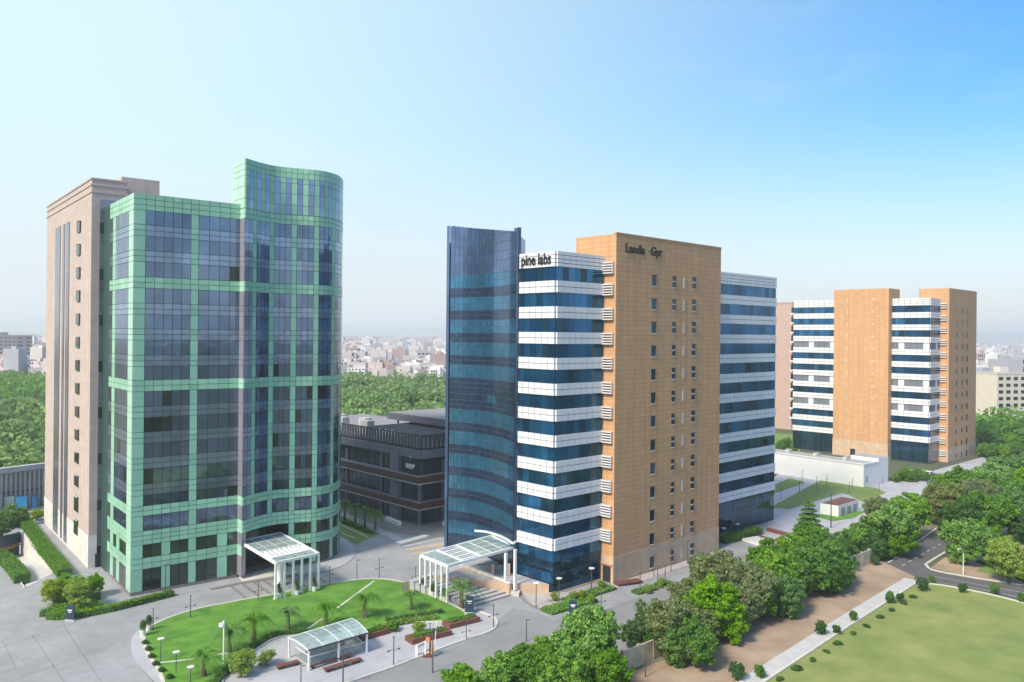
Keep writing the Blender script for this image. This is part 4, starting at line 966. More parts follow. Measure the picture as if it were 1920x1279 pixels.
# palms
def palm_mesh(seed, h=1.9, nf=30, L=2.5, m=None):
    rs = random.Random(seed); mb = MB()
    for k in range(nf):
        a = k * 2.4; el = rs.uniform(.1, 1.2); pts = []; l = L * rs.uniform(.8, 1.1)
        for s in range(6):
            t = s / 5; rr_ = l * t * math.cos(el) ; z = h + l * t * math.sin(el) - 1.1 * t * t * l * .75
            pts.append(Vector((math.cos(a) * rr_, math.sin(a) * rr_, z)))
        side = Vector((-math.sin(a), math.cos(a), 0))
        for s in range(5):
            for sg in (-1, 1):
                for q in range(3):
                    p = pts[s].lerp(pts[s + 1], q / 3); w_ = .42 * (1 - .6 * (s / 5)) ; d = (pts[s + 1] - pts[s]).normalized()
                    mb.face([p, p + d * .09, p + side * sg * w_ + d * .28 - Vector((0, 0, .16))], m)
    return mb.mesh('fronds')
PF = [palm_mesh(k, m=M['leaf_mid']) for k in range(3)]
PT = MB().tube([(0, 0, 0), (.05, 0, 1.0), (0, 0, 1.95)], [.26, .17, .15], M['bark'], 8).mesh('trunk')
for i, (px, py, s, lb) in enumerate(((476, 1203, 1.1, 'bushy palm in the middle of the oval lawn'), (540, 1183, 1.0, 'palm on the oval lawn below the white pergola columns'), (612, 1175, 1.0, 'palm beside the diagonal lawn path'), (684, 1160, 1.15, 'palm on the lawn above the glass stair shelter'), (430, 1225, 1.1, 'palm left of the white camera pole foot'), (770, 1145, .9, 'palm at the right end of the oval lawn'), (382, 1270, 1.0, 'palm at the lower left of the oval lawn'), (866, 1140, 1.25, 'tall palm in front of the broad steps'))):
    g = G(px, py); s *= 1.3; t = thing('palm_tree', lb, 'palm', (*g, .1), 'palms on the oval lawn', rz=i * 1.3); t.scale = (s, s, s * .95)
    link('fronds', PF[i % 3], t, world=False); link('trunk', PT, t, world=False)
for i, (px, py) in enumerate(((646, 975), (666, 981), (684, 989), (704, 994))):
    g = G(px, py); t = thing('palm_tree', ['slim dark palm nearest the green tower in the row by the retail block', 'second slim palm of the row by the retail block', 'third slim palm of the row by the retail block', 'last slim palm of the row by the retail block'][i], 'palm', (*g, 0), 'dark palms beside the retail block', rz=i); t.scale = (1.1, 1.1, 1.7)
    link('fronds', PF[i % 3], t, world=False); link('trunk', PT, t, world=False)
# hedges
def hedge(path, wd, ht, label, kind='mid', size=.22, dens=38, name='hedge', group=None, z=0.):
    V, Fc = [], []; rs = np.random.default_rng(len(path) * 7 + int(ht * 100)); P = [Vector(p) for p in path]
    mb = MB()
    for a, b in zip(P, P[1:]):
        L = (b - a).length; n = int(L * (wd + 2 * ht) * dens); d = (b - a).normalized(); nn = Vector((-d.y, d.x))
        s = rs.random(n) * L; q = rs.random(n) * (wd + 2 * ht)
        off = np.where(q < ht, -wd / 2, np.where(q < ht + wd, q - ht - wd / 2, wd / 2)); zz = np.where(q < ht, q, np.where(q < ht + wd, ht, q - ht - wd))
        p = np.stack([a.x + d.x * s + nn.x * off, a.y + d.y * s + nn.y * off, zz + z], 1) + rs.normal(size=(n, 3)) * .06
        nr = rs.normal(size=(n, 3)); nr[:, 2] += .8; nr /= np.linalg.norm(nr, axis=1)[:, None]; t = np.cross(nr, rs.normal(size=(n, 3))); t /= np.linalg.norm(t, axis=1)[:, None]; bb = np.cross(nr, t)
        sz = size * (.6 + .8 * rs.random(n))[:, None]; k = sum(len(x) for x in V)
        V.append(np.stack([p - t * sz * .5, p + bb * sz * .35, p + t * sz * .5, p - bb * sz * .35], 1).reshape(-1, 3)); Fc.append(np.arange(k, k + 4 * n).reshape(-1, 4))
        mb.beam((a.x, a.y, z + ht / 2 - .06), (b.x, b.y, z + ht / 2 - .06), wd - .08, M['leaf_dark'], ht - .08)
    o0 = P[0]; t_ = thing(name, label, 'hedge', (o0.x, o0.y, 0), group)
    v = [x - np.array([o0.x, o0.y, 0]) for x in V]
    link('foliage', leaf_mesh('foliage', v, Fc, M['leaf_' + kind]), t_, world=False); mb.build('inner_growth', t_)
    return t_
hedge([G(28, 985), G(48, 985), G(72, 1020), G(102, 1056), G(122, 1082)], 2.2, 1.3, 'tall clipped hedge along the top of the ramp wall by the peach tower')
hedge([G(-60, 1030), G(8, 1052), G(30, 1075), G(42, 1093)], 2.2, 1.3, 'clipped hedge on the left side of the basement ramp')
hedge([G(-30, 985), G(12, 975), G(40, 978)], 4, 1.6, 'leafy hedge on top of the basement portal', 'mid')
hedge(smooth_path([G(90, 1160), G(130, 1160), G(190, 1150), G(250, 1136), G(324, 1117)], 3), 1.1, .9, 'low hedge strip in front of the green tower corner', 'bright')
hedge([G(88, 1150), G(130, 1152), G(185, 1138)], 3.2, .9, 'broad clipped hedge mass on the rounded island', 'bright')
hedge([G(110, 1128), G(150, 1126), G(172, 1130)], 3.2, 1.3, 'higher hedge mass at the back of the rounded island', 'mid')
hedge(smooth_path([G(390, 1300), G(425, 1262), G(468, 1222), G(512, 1196), G(560, 1190), G(640, 1184)], 3), .8, .6, 'dark low hedge along the lower edge of the oval lawn', 'dark')
hedge([G(724, 1168), G(770, 1160), G(830, 1150)], .8, .6, 'thin hedge at the lower right of the oval lawn', 'dark')
hedge([G(705, 1180), G(765, 1168), G(822, 1160)], 1.2, .5, 'pale green hedge strip between lawn and forecourt', 'lime')
hedge([G(1352, 1018), G(1380, 1012), G(1420, 1000)], 2.4, 1.4, 'thick hedge at the foot of the blue east wing', 'mid')
for (a, b, wd, lb) in (((1024, 1150), (1110, 1125), 2.6, 'front part of the green bed at the blue tower corner'), ((1062, 1130), (1146, 1103), 2.2, 'back part of the green bed along the blue tower'), ((1190, 1114), (1228, 1104), 1.6, 'small oval hedge bed in front of the sandstone base'), ((1232, 1100), (1256, 1094), 1.4, 'second small oval hedge bed in front of the sandstone base')):
    hedge([G(*a), G(*b)], wd, .5, lb, 'bright', name='hedge_bed')
for px, py, lb in ((1040, 1108, 'tiny round tree at the blue tower corner'), (1075, 1108, 'tiny round tree second along the blue tower'), (1090, 1104, 'tiny round tree third along the blue tower'), (1127, 1086, 'tiny round tree by the service door'), (1214, 1094, 'tiny tree in the small oval bed'), (1240, 1082, 'tiny tree in the second small oval bed'), (1108, 1112, 'tiny round tree in the back bed')):
    tree_px(px, py, 8, 'lime', lb, k=2.2, group=None, name='young_tree', zs=1.2)
hedge([G(1835, 1055), G(1925, 1092), G(2000, 1110)], .9, .5, 'trimmed strip of scrub along the dry verge', 'dark')
# shrubs in the field rows
SH = leaf_mesh('shrub', *(lambda V, Fc: (leaf_cloud(V, Fc, [(0, 0, .35), (.3, .1, .3), (-.3, 0, .3)], [.45, .3, .3], [500, 250, 250], .16), (V, Fc))[1])([], []), M['leaf_dark'])
for i, (px, py, s) in enumerate(((1494, 1258, 1.6), (1524, 1240, 1.4), (1550, 1224, 1.2), (1571, 1210, 1.4), (1600, 1190, 1.3), (1624, 1176, 1.4), (1650, 1160, 1.3), (1672, 1146, 1.5), (1694, 1133, 1.6), (1712, 1122, 1.3), (1462, 1276, 1.4))):
    g = G(px, py); s *= .8; o = link('shrub', SH, None, (*g, .05)); o.scale = (s, s * .8, s * (.5 + .25 * (i % 3 == 0))); o.rotation_euler.z = i; tag(o, ['second', 'third', 'fourth', 'fifth', 'sixth', 'seventh', 'eighth', 'ninth', 'tenth', 'eleventh', 'first'][i] + ' low dark shrub from the bottom of the row along the field edge', 'shrub', 'low shrubs along the field edge')
for i, (px, py, s, lb) in enumerate(((1537, 1190, 3.0, 'leaning dark sapling beside the concrete path'), (1600, 1165, 2.4, 'slim sapling on the field edge past the leaning one'), (1570, 1190, 2.2, 'thin sapling between the leaning one and the path'), (1668, 1132, 3.0, 'dense dark bush beside the concrete path'), (1728, 1108, 3.4, 'large dark bush at the field corner'), (1748, 1094, 2.2, 'small bush on the road kerb at the field corner'), (1806, 1112, 2.6, 'round bush by the road at the field top'), (1864, 1115, 2.8, 'taller bush by the road right of the round one'), (1380, 1276, 3.4, 'dark bush at the bottom edge on the concrete path'), (1425, 1272, 2.6, 'small bush at the bottom edge right of the dark one'), (1688, 1128, 2.2, 'small bush in front of the dense dark bush'), (1916, 1130, 2.4, 'bush cut by the right picture edge'),
        (1640, 1060, 3.0, 'dark bush under the trees by the wall gap'), (1668, 1050, 3.2, 'dark bush at the start of the asphalt road'))):
    g = G(px, py); tree(g[0], g[1], s * .29, 'dark' if i % 2 == 0 else 'mid', lb, name='bush', zs=1.2)['category'] = 'bush'
# sparse weeds along the lawn's left nose
for i, (px, py) in enumerate(((278, 1222), (284, 1236), (292, 1250), (303, 1262), (318, 1275), (272, 1210))):
    g = G(px, py); o = link('shrub', SH, None, (*g, .1)); o.scale = (.8, .8, .9); tag(o, ['second', 'third', 'fourth', 'fifth', 'nearest', 'farthest'][i] + ' small dark plant along the stone rim of the oval lawn', 'shrub', 'plants on the lawn rim')

# ------------------------------------------------------------------ far forest (one mass)
def forest(name, regions, m, seed, leaf=1.5):
    rs = np.random.default_rng(seed); V, Fc = [], []
    # a handful of crown prototypes, stamped
    protos = []
    for k in range(6):
        v, f = [], []
        leaf_cloud(v, f, [(rs.uniform(-.5, .5), rs.uniform(-.5, .5), rs.uniform(-.1, .4)) for _ in range(5)] + [(0, 0, 0)], [.5] * 5 + [.8], [26] * 5 + [40], .32, rs=rs, shell=.85)
        protos.append(np.concatenate(v))
    for (x0, x1, y0, y1, step, r0) in regions:
        ny = int((y1 - y0) / step)
        for j in range(ny):
            y = y0 + j * step
            nx = int((x1 - x0) / step)
            for i in range(nx):
                x = x0 + i * step + rs.uniform(-.4, .4) * step; yy = y + rs.uniform(-.4, .4) * step
                px, _ = scr(x, yy, 5)
                if not ((-180 < px < 240) or (530 < px < 1010)): continue
                if px > 300 and yy < 260: continue
                r = r0 * rs.uniform(.5, 1.0) ** .6 * rs.uniform(.8, 1.5); pr = protos[rs.integers(6)]; a = rs.uniform(0, 6.28)
                ca_, sa_ = math.cos(a), math.sin(a); q = pr * r; q = np.stack([q[:, 0] * ca_ - q[:, 1] * sa_ + x, q[:, 0] * sa_ + q[:, 1] * ca_ + yy, q[:, 2] * .9 + r * .9 + rs.uniform(-1.5, 3)], 1)
                k = sum_v[0]; V.append(q); Fc.append(np.arange(k, k + len(q)).reshape(-1, 4)); sum_v[0] += len(q)
    me = leaf_mesh(name, V, Fc, m); o = bpy.data.objects.new(name, me); C.objects.link(o); return o
sum_v = [0]
o = forest('forest', [(-150, 60, 262, 570, 6.5, 5.2), (-520, -110, 196, 365, 6.5, 5.2)], M['leaf_forest'], 3)
tag(o, 'broad light green forest stretching behind the towers to the city', 'forest', kind='stuff')
sheet('forest_floor', [(-600, 190), (-100, 190), (-120, 232), (60, 232), (200, 660), (-300, 660), (-500, 440)], .02, M['earth'])

# ------------------------------------------------------------------ city on the horizon
def city_mesh(seed, m):
    rs = random.Random(seed); mb = MB(); w_, d, h = 1, rs.uniform(.6, 1.3), 1
    mb.box((0, 0, .5), (1, d, 1), m); mb.box((rs.uniform(-.2, .2), 0, 1.08), (.3, .3, .16), m)
    if seed % 2: mb.box((.45, 0, .35), (.5, d * .8, .7), m)
    nf = 4
    for k in range(nf):
        for q in range(5): mb.box((-.4 + q * .2, -d / 2 - .003, (k + .55) / nf), (.1, .012, .11), M['a_dark'])
    return mb.mesh('city_building')
cm_ = [mat('city_' + n, c, .85, var=.08, scale=.05, rnd=.12) for n, c in (('white', (.70, .68, .68)), ('cream', (.58, .53, .50)), ('grey', (.40, .40, .44)), ('brick', (.38, .28, .27)), ('pink', (.54, .46, .46)))]
CM = [city_mesh(k, cm_[k % 5]) for k in range(10)]
rs = random.Random(5); n_city = 0; stuff = MB()
def city_pt(region):
    if region == 0: px = rs.uniform(625, 860)
    elif region == 1: px = rs.uniform(1828, 1980)
    else: px = rs.uniform(-40, 100)
    return px
for k in range(5200):
    reg = 0 if k % 10 < 6 else (1 if k % 10 < 9 else 2); px = city_pt(reg)
    lo = {0: 700, 1: 430, 2: 650}[reg]; y = lo + (rs.random() ** 1.7) * 3600; x = (px - 960) / F * y
    h = rs.choice((6, 8, 9, 10, 12, 13, 15, 10)) * (1.0 if rs.random() > .04 else 1.9); wd = rs.uniform(7, 14) * (1 + y / 5000)
    if n_city < 280 and y < lo + 800:
        o = link('city_building', CM[k % 10], None, (x, y, 0)); o.scale = (wd, wd, h); o.rotation_euler.z = rs.uniform(-.4, .4); n_city += 1
        tag(o, {0: 'small pale building in the hazy city beyond the forest between the towers', 1: 'small pale building in the hazy city at the right edge', 2: 'small pale building in the hazy city at the left edge'}[reg], 'building', 'buildings of the distant city')
    else:
        r = rs.uniform(-.4, .4); m_ = cm_[rs.randrange(5)]; stuff.box((x, y, h / 2), (wd, wd * .8, h), m_, r); stuff.box((x, y, h + 1), (wd * .3, wd * .3, 2), m_, r)
# loose sprawl over the whole horizon so that a step to the side still shows a city
for k in range(1600):
    y = rs.uniform(900, 5200); x = rs.uniform(-.85, .85) * y; h = rs.uniform(7, 18); stuff.box((x, y, h / 2), (rs.uniform(12, 40), rs.uniform(12, 30), h), cm_[rs.randrange(5)], rs.uniform(-.4, .4))
o = stuff.build('distant_city'); tag(o, 'endless pale low-rise city fading into haze on the horizon', 'city', kind='stuff')
V, Fc = [], []
for k in range(700):
    reg = (0, 1, 2)[k % 3]; px = city_pt(reg); y = {0: 640, 1: 300, 2: 430}[reg] + rs.random() * 900; x = (px - 960) / F * y
    leaf_cloud(V, Fc, [(x, y, 4)], [rs.uniform(4, 8)], [60], 2.4)
vv = []; base_k = 0
o = bpy.data.objects.new('city_trees', leaf_mesh('city_trees', V, Fc, M['leaf_mid'])); C.objects.link(o); tag(o, 'scattered dark trees among the distant city houses', 'trees', kind='stuff')

# ------------------------------------------------------------------ boundary wall along the belt
wa, wb = Vector(G(1168, 1262)), Vector(G(1240, 1228)); wd_ = Vector(RB)
t = thing('boundary_wall', 'long cream mottled boundary wall showing in gaps of the tree belt', 'wall', (*wa, 0))
for k in range(24):
    a = wa + wd_ * (k * 3.0); b = a + wd_ * 2.8; MB().beam((*a, 1.25), (*b, 1.25), .25, M['boundary'], 2.5).build('wall_panel', t)
    c = a - wd_ * .1; MB().box((c.x, c.y, 1.35), (.35, .35, 2.7), M['boundary'], ang).build('pier', t)

# ------------------------------------------------------------------ canopies
def canopy(name, label, fl, fr, bl, br, z, ncol, col_z0, label_group=None, split=(.25, .45)):
    """fl..br world xy corners (front = outer column row)"""
    fl, fr, bl, br = (Vector(v) for v in (fl, fr, bl, br)); t = thing(name, label, 'canopy', (*fl, 0))
    for k in range(ncol):
        c = fl.lerp(fr, k / (ncol - 1)); MB().box((c.x, c.y, z / 2), (.28, .28, z), M['white'], .75).build('column', t)
        MB().box((c.x, c.y, .2), (.44, .44, .4), M['planter'], .75).build('column_base', t)
    up = lambda v, q=z: (v.x, v.y, q)
    for a, b, nm in ((fl, fr, 'edge_beam'), (fl, bl, 'edge_beam'), (fr, br, 'edge_beam'), (bl, br, 'edge_beam')):
        MB().beam(up(a), up(b), .32, M['white'], .4).build(nm, t)
    s1, s2 = split
    for s in (s1, s2): MB().beam(up(fl.lerp(bl, s), z + .003), up(fr.lerp(br, s), z + .003), .34, M['white'], .38).build('cross_beam', t)
    # open slats between front beam and glass
    for k in range(1, 9):
        q = k / 9; MB().beam(up(fl.lerp(fr, q).lerp(bl.lerp(br, q), s1), z + .02), up(fl.lerp(fr, q).lerp(bl.lerp(br, q), s2), z + .02), .42 if k % 2 else .2, M['white'], .3).build('slat', t)
    def quad(s0, s1_, q0, q1, m, nm):
        P = [fl.lerp(fr, q0).lerp(bl.lerp(br, q0), s0), fl.lerp(fr, q1).lerp(bl.lerp(br, q1), s0), fl.lerp(fr, q1).lerp(bl.lerp(br, q1), s1_), fl.lerp(fr, q0).lerp(bl.lerp(br, q0), s1_)]
        mb = MB(); mb.face([up(p, z + .10) for p in P], m); mb.face([up(p, z + .06) for p in reversed(P)], m); mb.build(nm, t)
    for i in range(4): quad(0.02, s1 - .02, (i + .04) / 4, (i + .96) / 4, M['canopy_glass'], 'front_pane')
    for j in range(3):
        for i in range(4): quad(s2 + (1 - s2) * (j + .03) / 3, s2 + (1 - s2) * (j + .97) / 3, (i + .03) / 4, (i + .97) / 4, M['canopy_glass'], 'glass_pane')
    for j in (1, 2): s = s2 + (1 - s2) * j / 3; MB().beam(up(fl.lerp(bl, s)), up(fr.lerp(br, s)), .12, M['white'], .25).build('purlin', t)
    for i in (1, 2, 3): MB().beam(up(fl.lerp(fr, i / 4).lerp(bl.lerp(br, i / 4), s2), z - .003), up(bl.lerp(br, i / 4), z - .003), .1, M['white'], .2).build('rafter', t)
    return t
zc = 5.55
canA = canopy('entrance_canopy', 'white framed glass entrance canopy of the green tower with six columns', G(517, 1056, zc), G(597.5, 1038.4, zc), G(449, 1015.7, zc), G(525.5, 1000, zc), zc, 6, 0, split=(.16, .42))
a, b = G(449, 1015.7, zc), G(417, 1005, 6.2); MB().beam((*a, zc), (*b, 6.2), .2, M['white']).build('side_beam', canA)
canB = canopy('entrance_canopy', 'white framed glass entrance canopy above the broad steps of the blue tower', G(839, 1061.6, zc), G(788.6, 1042, zc), G(966, 1027, zc), G(921.6, 1005.5, zc), zc, 6, 0, split=(.22, .48))
for px in (948, 965.5):
    g = G(px, 1093 if px < 960 else 1096, 1.6); MB().box((g[0], g[1], 3.9), (.38, .38, 6.2 if px > 960 else 4.6), M['white'], .75).build('support_pier', canB)
arc = [G(890, 993, 7.6), G(912, 995, 7.6), G(935, 1002, 7.6), G(950, 1009, 7.6), G(961, 1016, 7.6), G(967, 1013.5, 7.6)]
mb = MB(); sm = smooth_path(arc, 4)
for p, q in zip(sm, sm[1:]): mb.beam((*p, 7.4), (*q, 7.4), .25, M['white'], .3)
mb.build('curved_header', canB)
# white pillar sculpture under the first canopy
g = G(524, 1098); t = thing('white_pillar', 'stout white pillar standing inside the green tower canopy', 'pillar', (*g, 0))
link('shaft', MB().tube([(0, 0, .5), (0, 0, 4.6)], [.55, .5], M['white'], 14).mesh('shaft'), t, world=False); link('pedestal', MB().box((0, 0, .25), (1.4, 1.4, .5), M['kerb'], .7).mesh('pedestal'), t, world=False)
# topiary pots
def pot_mesh(): return MB().tube([(0, 0, 0), (0, 0, .7)], [.28, .4], M['planter'], 10).mesh('pot')
PM = pot_mesh()
TS = leaf_mesh('spiral', *(lambda V, Fc: (leaf_cloud(V, Fc, [(math.cos(q) * .12, math.sin(q) * .12, 1.0 + q * .28) for q in range(6)], [.42 - .05 * q for q in range(6)], [260] * 6, .12, flat=.45), (V, Fc))[1])([], []), M['leaf_dark'])
TB = leaf_mesh('ball', *(lambda V, Fc: (leaf_cloud(V, Fc, [(0, 0, 1.3), (0, 0, 1.7)], [.48, .4], [700, 500], .12, flat=1.2), (V, Fc))[1])([], []), M['leaf_dark'])
for px, py, me, lb in ((524, 1123, TS, 'spiral topiary in a white pot nearest the left of the green tower columns'), (557, 1117, TS, 'spiral topiary in a white pot between the middle columns'), (589.5, 1110, TS, 'spiral topiary in a white pot at the right columns of the green tower'),
                       (793.5, 1110, TB, 'oval topiary in a white pot at the leftmost columns of the steps canopy'), (812, 1120, TB, 'oval topiary in a white pot at the middle of the steps canopy columns'), (833.5, 1129, TB, 'oval topiary in a white pot at the right columns of the steps canopy'),
                       (268, 1194, TB, 'oval topiary on the left nose of the oval lawn'), (279, 1184, TB, 'oval topiary beside the leftmost plaza lamp')):
    g = G(px, py); t = thing('potted_topiary', lb, 'plant', (*g, .05), 'potted topiaries'); link('foliage', me, t, world=False); link('pot', PM, t, world=False)

# broad steps of the blue tower, ramp wall and terrace
s0 = Vector(G(888, 1138)); s1 = Vector(G(960, 1113)); RV = Vector(RB); LV = Vector(LB)
Lst = (s1 - s0).length
t = thing('broad_steps', 'broad striped stone steps rising to the blue tower under its canopy', 'steps', (*s0, 0))
nst = 11; tread = 1.12; rise = .14
for k in range(nst):
    x0 = -k * .95; a = s0 + LV * (k * tread) + RV * x0 * .2; ln = Lst + 0.2 - k * .1
    a = s0 + LV * (k * tread) - RV * (k * .25); b = a + RV * (Lst - k * .55)
    mb = MB(); mb.prism([tuple(a), tuple(b), tuple(b + LV * (tread + .02)), tuple(a + LV * (tread + .02))], 0, rise * (k + 1), M['paving_light']); mb.build('step', t)
    e = MB(); e.prism([tuple(a - LV * .01), tuple(b - LV * .01), tuple(b + LV * .34), tuple(a + LV * .34)], rise * (k + 1) - .10, rise * (k + 1) + .006, M['paving_dark']); e.build('nosing', t)
zt_ = rise * nst
T0 = s1 + RV * .3
terr = [tuple(s1 + RV * .6 - LV * .5), Bp(-.3, 0.6), Bp(-.3, 8.6), tuple(Vector(cc[-1]) + Vector((-.2, -.2))), tuple(Vector(cc[14]) + Vector((0, -.3))), tuple(Vector(cc[8]) + Vector((0, -.3))), tuple(s0 + LV * (nst * tread) - RV * 4), tuple(s0 + LV * (nst * tread) + RV * (Lst * .25))]
tag(MB().prism(terr, 0, zt_, M['sandstone'], M['paving_light']).build('entrance_terrace'), kind='structure')
rwall = thing('ramp_parapet', 'pale peach parapet slanting down beside the broad steps', 'wall', (*s1, 0))
pa, pb = Vector(G(862, 1063, 1.5)), Vector(G(957, 1103, 1.0))
MB().beam((*pa, .95), (*pb, .75), .5, M['sandstone'], 1.9).build('parapet', rwall); MB().beam((*pa, 1.95), (*pb, 1.75), .7, M['ivory'], .16).build('coping', rwall)
tr_ = thing('glass_railing', 'glass railing with two brass posts on the terrace under the canopy', 'railing', (*G(900, 1072, 1.6), 1.6))
for (a, b) in (((893, 1070), (925, 1072)), ((925, 1072), (955, 1070))):
    p, q = G(*a, 1.6), G(*b, 1.6); MB().beam((*p, 2.1), (*q, 2.1), .05, M['rail_glass'], 1.0).build('glass_panel', tr_); MB().beam((*p, 2.65), (*q, 2.65), .07, M['post'], .07).build('handrail', tr_)
for px in (924, 954): g = G(px, 1078, 1.6); MB().box((g[0], g[1], 2.5), (.4, .4, 1.8), M['sandstone']).build('post', tr_)
wdg = [G(958, 1100), G(972, 1090), G(977, 1110), G(973, 1120), G(958, 1117)]
tag(MB().prism(wdg, 0, .6, M['concrete']).build('entrance_plinth'), kind='structure')
# pavement in front of the blue tower corner
sheet('corner_pavement', smooth_path([G(972, 1090), G(980, 1112), G(1000, 1133), G(1040, 1146), G(1085, 1130), G(1150, 1105), G(1200, 1092), G(1290, 1062), G(1345, 1040), G(1345, 1034), G(1152, 1094), G(1037, 1112)], 3, True), .10, mat('paving_pink', (.44, .39, .38), .8, grid=(.8, .8, .02, 'floor', .82, .88)), thick=.1)
mb = MB(); strip_along(mb, smooth_path([G(970, 1095), G(975, 1116), G(996, 1137), G(1036, 1150)], 5), .3, 0, .14, M['paving_dark']); tag(mb.build('kerb'), kind='structure')

# glass stair shelter
zs_ = 2.55
g1, g2, g3, g4 = (Vector(G(578, 1219, zs_)), Vector(G(690, 1186, zs_)), Vector(G(660, 1159, zs_)), Vector(G(540, 1195, zs_)))
t = thing('stair_shelter', 'glass roofed stair shelter with white posts on the forecourt', 'shelter', (*g1, 0))
for p in (g1, g2, g3, g4, g1.lerp(g2, .5)): c = p + (pc - p) * .03; MB().box((c.x, c.y, zs_ / 2), (.2, .2, zs_), M['white'], .7).build('post', t)
nu = 8
def shell_pt(u, v): p = g1.lerp(g2, u).lerp(g4.lerp(g3, u), v); return (p.x, p.y, zs_ + .22 * math.sin(math.pi * v))
for i in range(nu):
    for j in range(5):
        e = .04; u0, u1, v0, v1 = (i + e) / nu, (i + 1 - e) / nu, (j + e) / 5, (j + 1 - e) / 5
        mb = MB(); P = [shell_pt(u0, v0), shell_pt(u1, v0), shell_pt(u1, v1), shell_pt(u0, v1)]; mb.face(P, M['canopy_glass']); mb.face([(x, y, z - .03) for x, y, z in reversed(P)], M['canopy_glass']); mb.build('roof_pane', t)
for i in range(0, nu + 1, 2):
    mb = MB(); pts = [shell_pt(i / nu, v / 8) for v in range(9)]
    for a, b in zip(pts, pts[1:]): mb.beam((a[0], a[1], a[2] - .05), (b[0], b[1], b[2] - .05), .12, M['white'], .1)
    mb.build('roof_rib', t)
for v in (0, 1): MB().beam((*shell_pt(0, v)[:2], zs_ - .05), (*shell_pt(1, v)[:2], zs_ - .05), .14, M['dark' if v == 0 else 'white'], .12).build('eaves_beam', t)
hp = [Vector(p) for p in pit_hole]
for a, b in ((hp[0], hp[1]), (hp[1], hp[2]), (hp[3], hp[0])):
    MB().beam((*a, .6), (*b, .6), .05, M['rail_glass'], 1.0).build('glass_balustrade', t); MB().beam((*a, 1.12), (*b, 1.12), .08, M['white'], .08).build('handrail', t)
stw = thing('basement_stair', 'stair flight sinking under the glass shelter', 'stairs', (*hp[0], 0))
for k in range(10):
    a = hp[0].lerp(hp[1], k / 10); b = hp[3].lerp(hp[2], k / 10); a2 = hp[0].lerp(hp[1], (k + 1) / 10); b2 = hp[3].lerp(hp[2], (k + 1) / 10)
    MB().prism([tuple(a), tuple(a2), tuple(b2), tuple(b)], -4, -.35 * (10 - k) + .2 if k < 9 else -.05, M['concrete']).build('step', stw)
mb = MB()
for a, b in ((hp[0], hp[1]), (hp[1], hp[2]), (hp[2], hp[3]), (hp[3], hp[0])): mb.face([(*a, 0.05), (*b, .05), (*b, -4), (*a, -4)], M['ivory'])
mb.build('well_wall', stw)

# planters, benches
def planter(px_pts, wd, ht, label, plant=True, taper=.0):
    P = [Vector(G(*p)) for p in px_pts]; t = thing('planter', label, 'planter', (*P[0], 0), 'rust red planters on the forecourt')
    a, b = P; d = (b - a).normalized(); MB().beam((*a, ht / 2), (*b, ht / 2), wd, M['corten'], ht).build('trough', t)
    if plant:
        a2, b2 = a + d * .6, b - d * .6; L = (b2 - a2).length; n = int(L * 90); V, Fc = [], []
        leaf_cloud(V, Fc, [tuple(a2.lerp(b2, (k + .5) / 12) - P[0]) + (ht + .1,) for k in range(12)], [wd * .36] * 12, [160] * 12, .16, flat=.55)
        link('foliage', leaf_mesh('foliage', V, Fc, M['leaf_mid']), t, world=False)
    return t
planter([(766, 1206), (840, 1188)], 2.0, .7, 'long rust red planter with clipped green in the middle of the forecourt')
planter([(836, 1177), (893, 1163)], 2.0, .7, 'rust red planter with clipped green near the steps')
planter([(672, 1200), (722, 1186)], 1.8, .7, 'rust red planter with clipped green right behind the stair shelter')
def bench(a, b, wd, label):
    p, q = Vector(G(*a)), Vector(G(*b)); t = thing('bench', label, 'bench', (*p, 0), 'rust red benches by the stair shelter')
    MB().beam((*p, .42), (*q, .42), wd, M['corten'], .16).build('seat', t)
    for s in (.08, .92): c = p.lerp(q, s); MB().box((c.x, c.y, .17), (.3, wd * .8, .34), M['dark'], math.atan2((q - p).y, (q - p).x)).build('leg', t)
bench((608, 1262), (676, 1241), .75, 'rust red bench in front of the stair shelter'); bench((580, 1256), (660, 1233), .4, 'narrow rust red bench ledge along the shelter balustrade')
bench((520, 1256), (560, 1246), .8, 'rust red bench at the left of the stair shelter'); bench((1154, 1099), (1200, 1092), 1.6, 'curved rust red seat wall at the sandstone base')
# palms' planter bed edges by the retail block
for i, (px, py) in enumerate(((652, 984), (672, 992), (690, 999))): hedge([G(px - 7, py - 3), G(px + 9, py + 3)], .9, .5, ['low dark shrub bed nearest the green tower', 'low dark shrub bed second by the retail forecourt', 'low dark shrub bed third by the retail forecourt'][i], 'dark', name='shrub_bed')

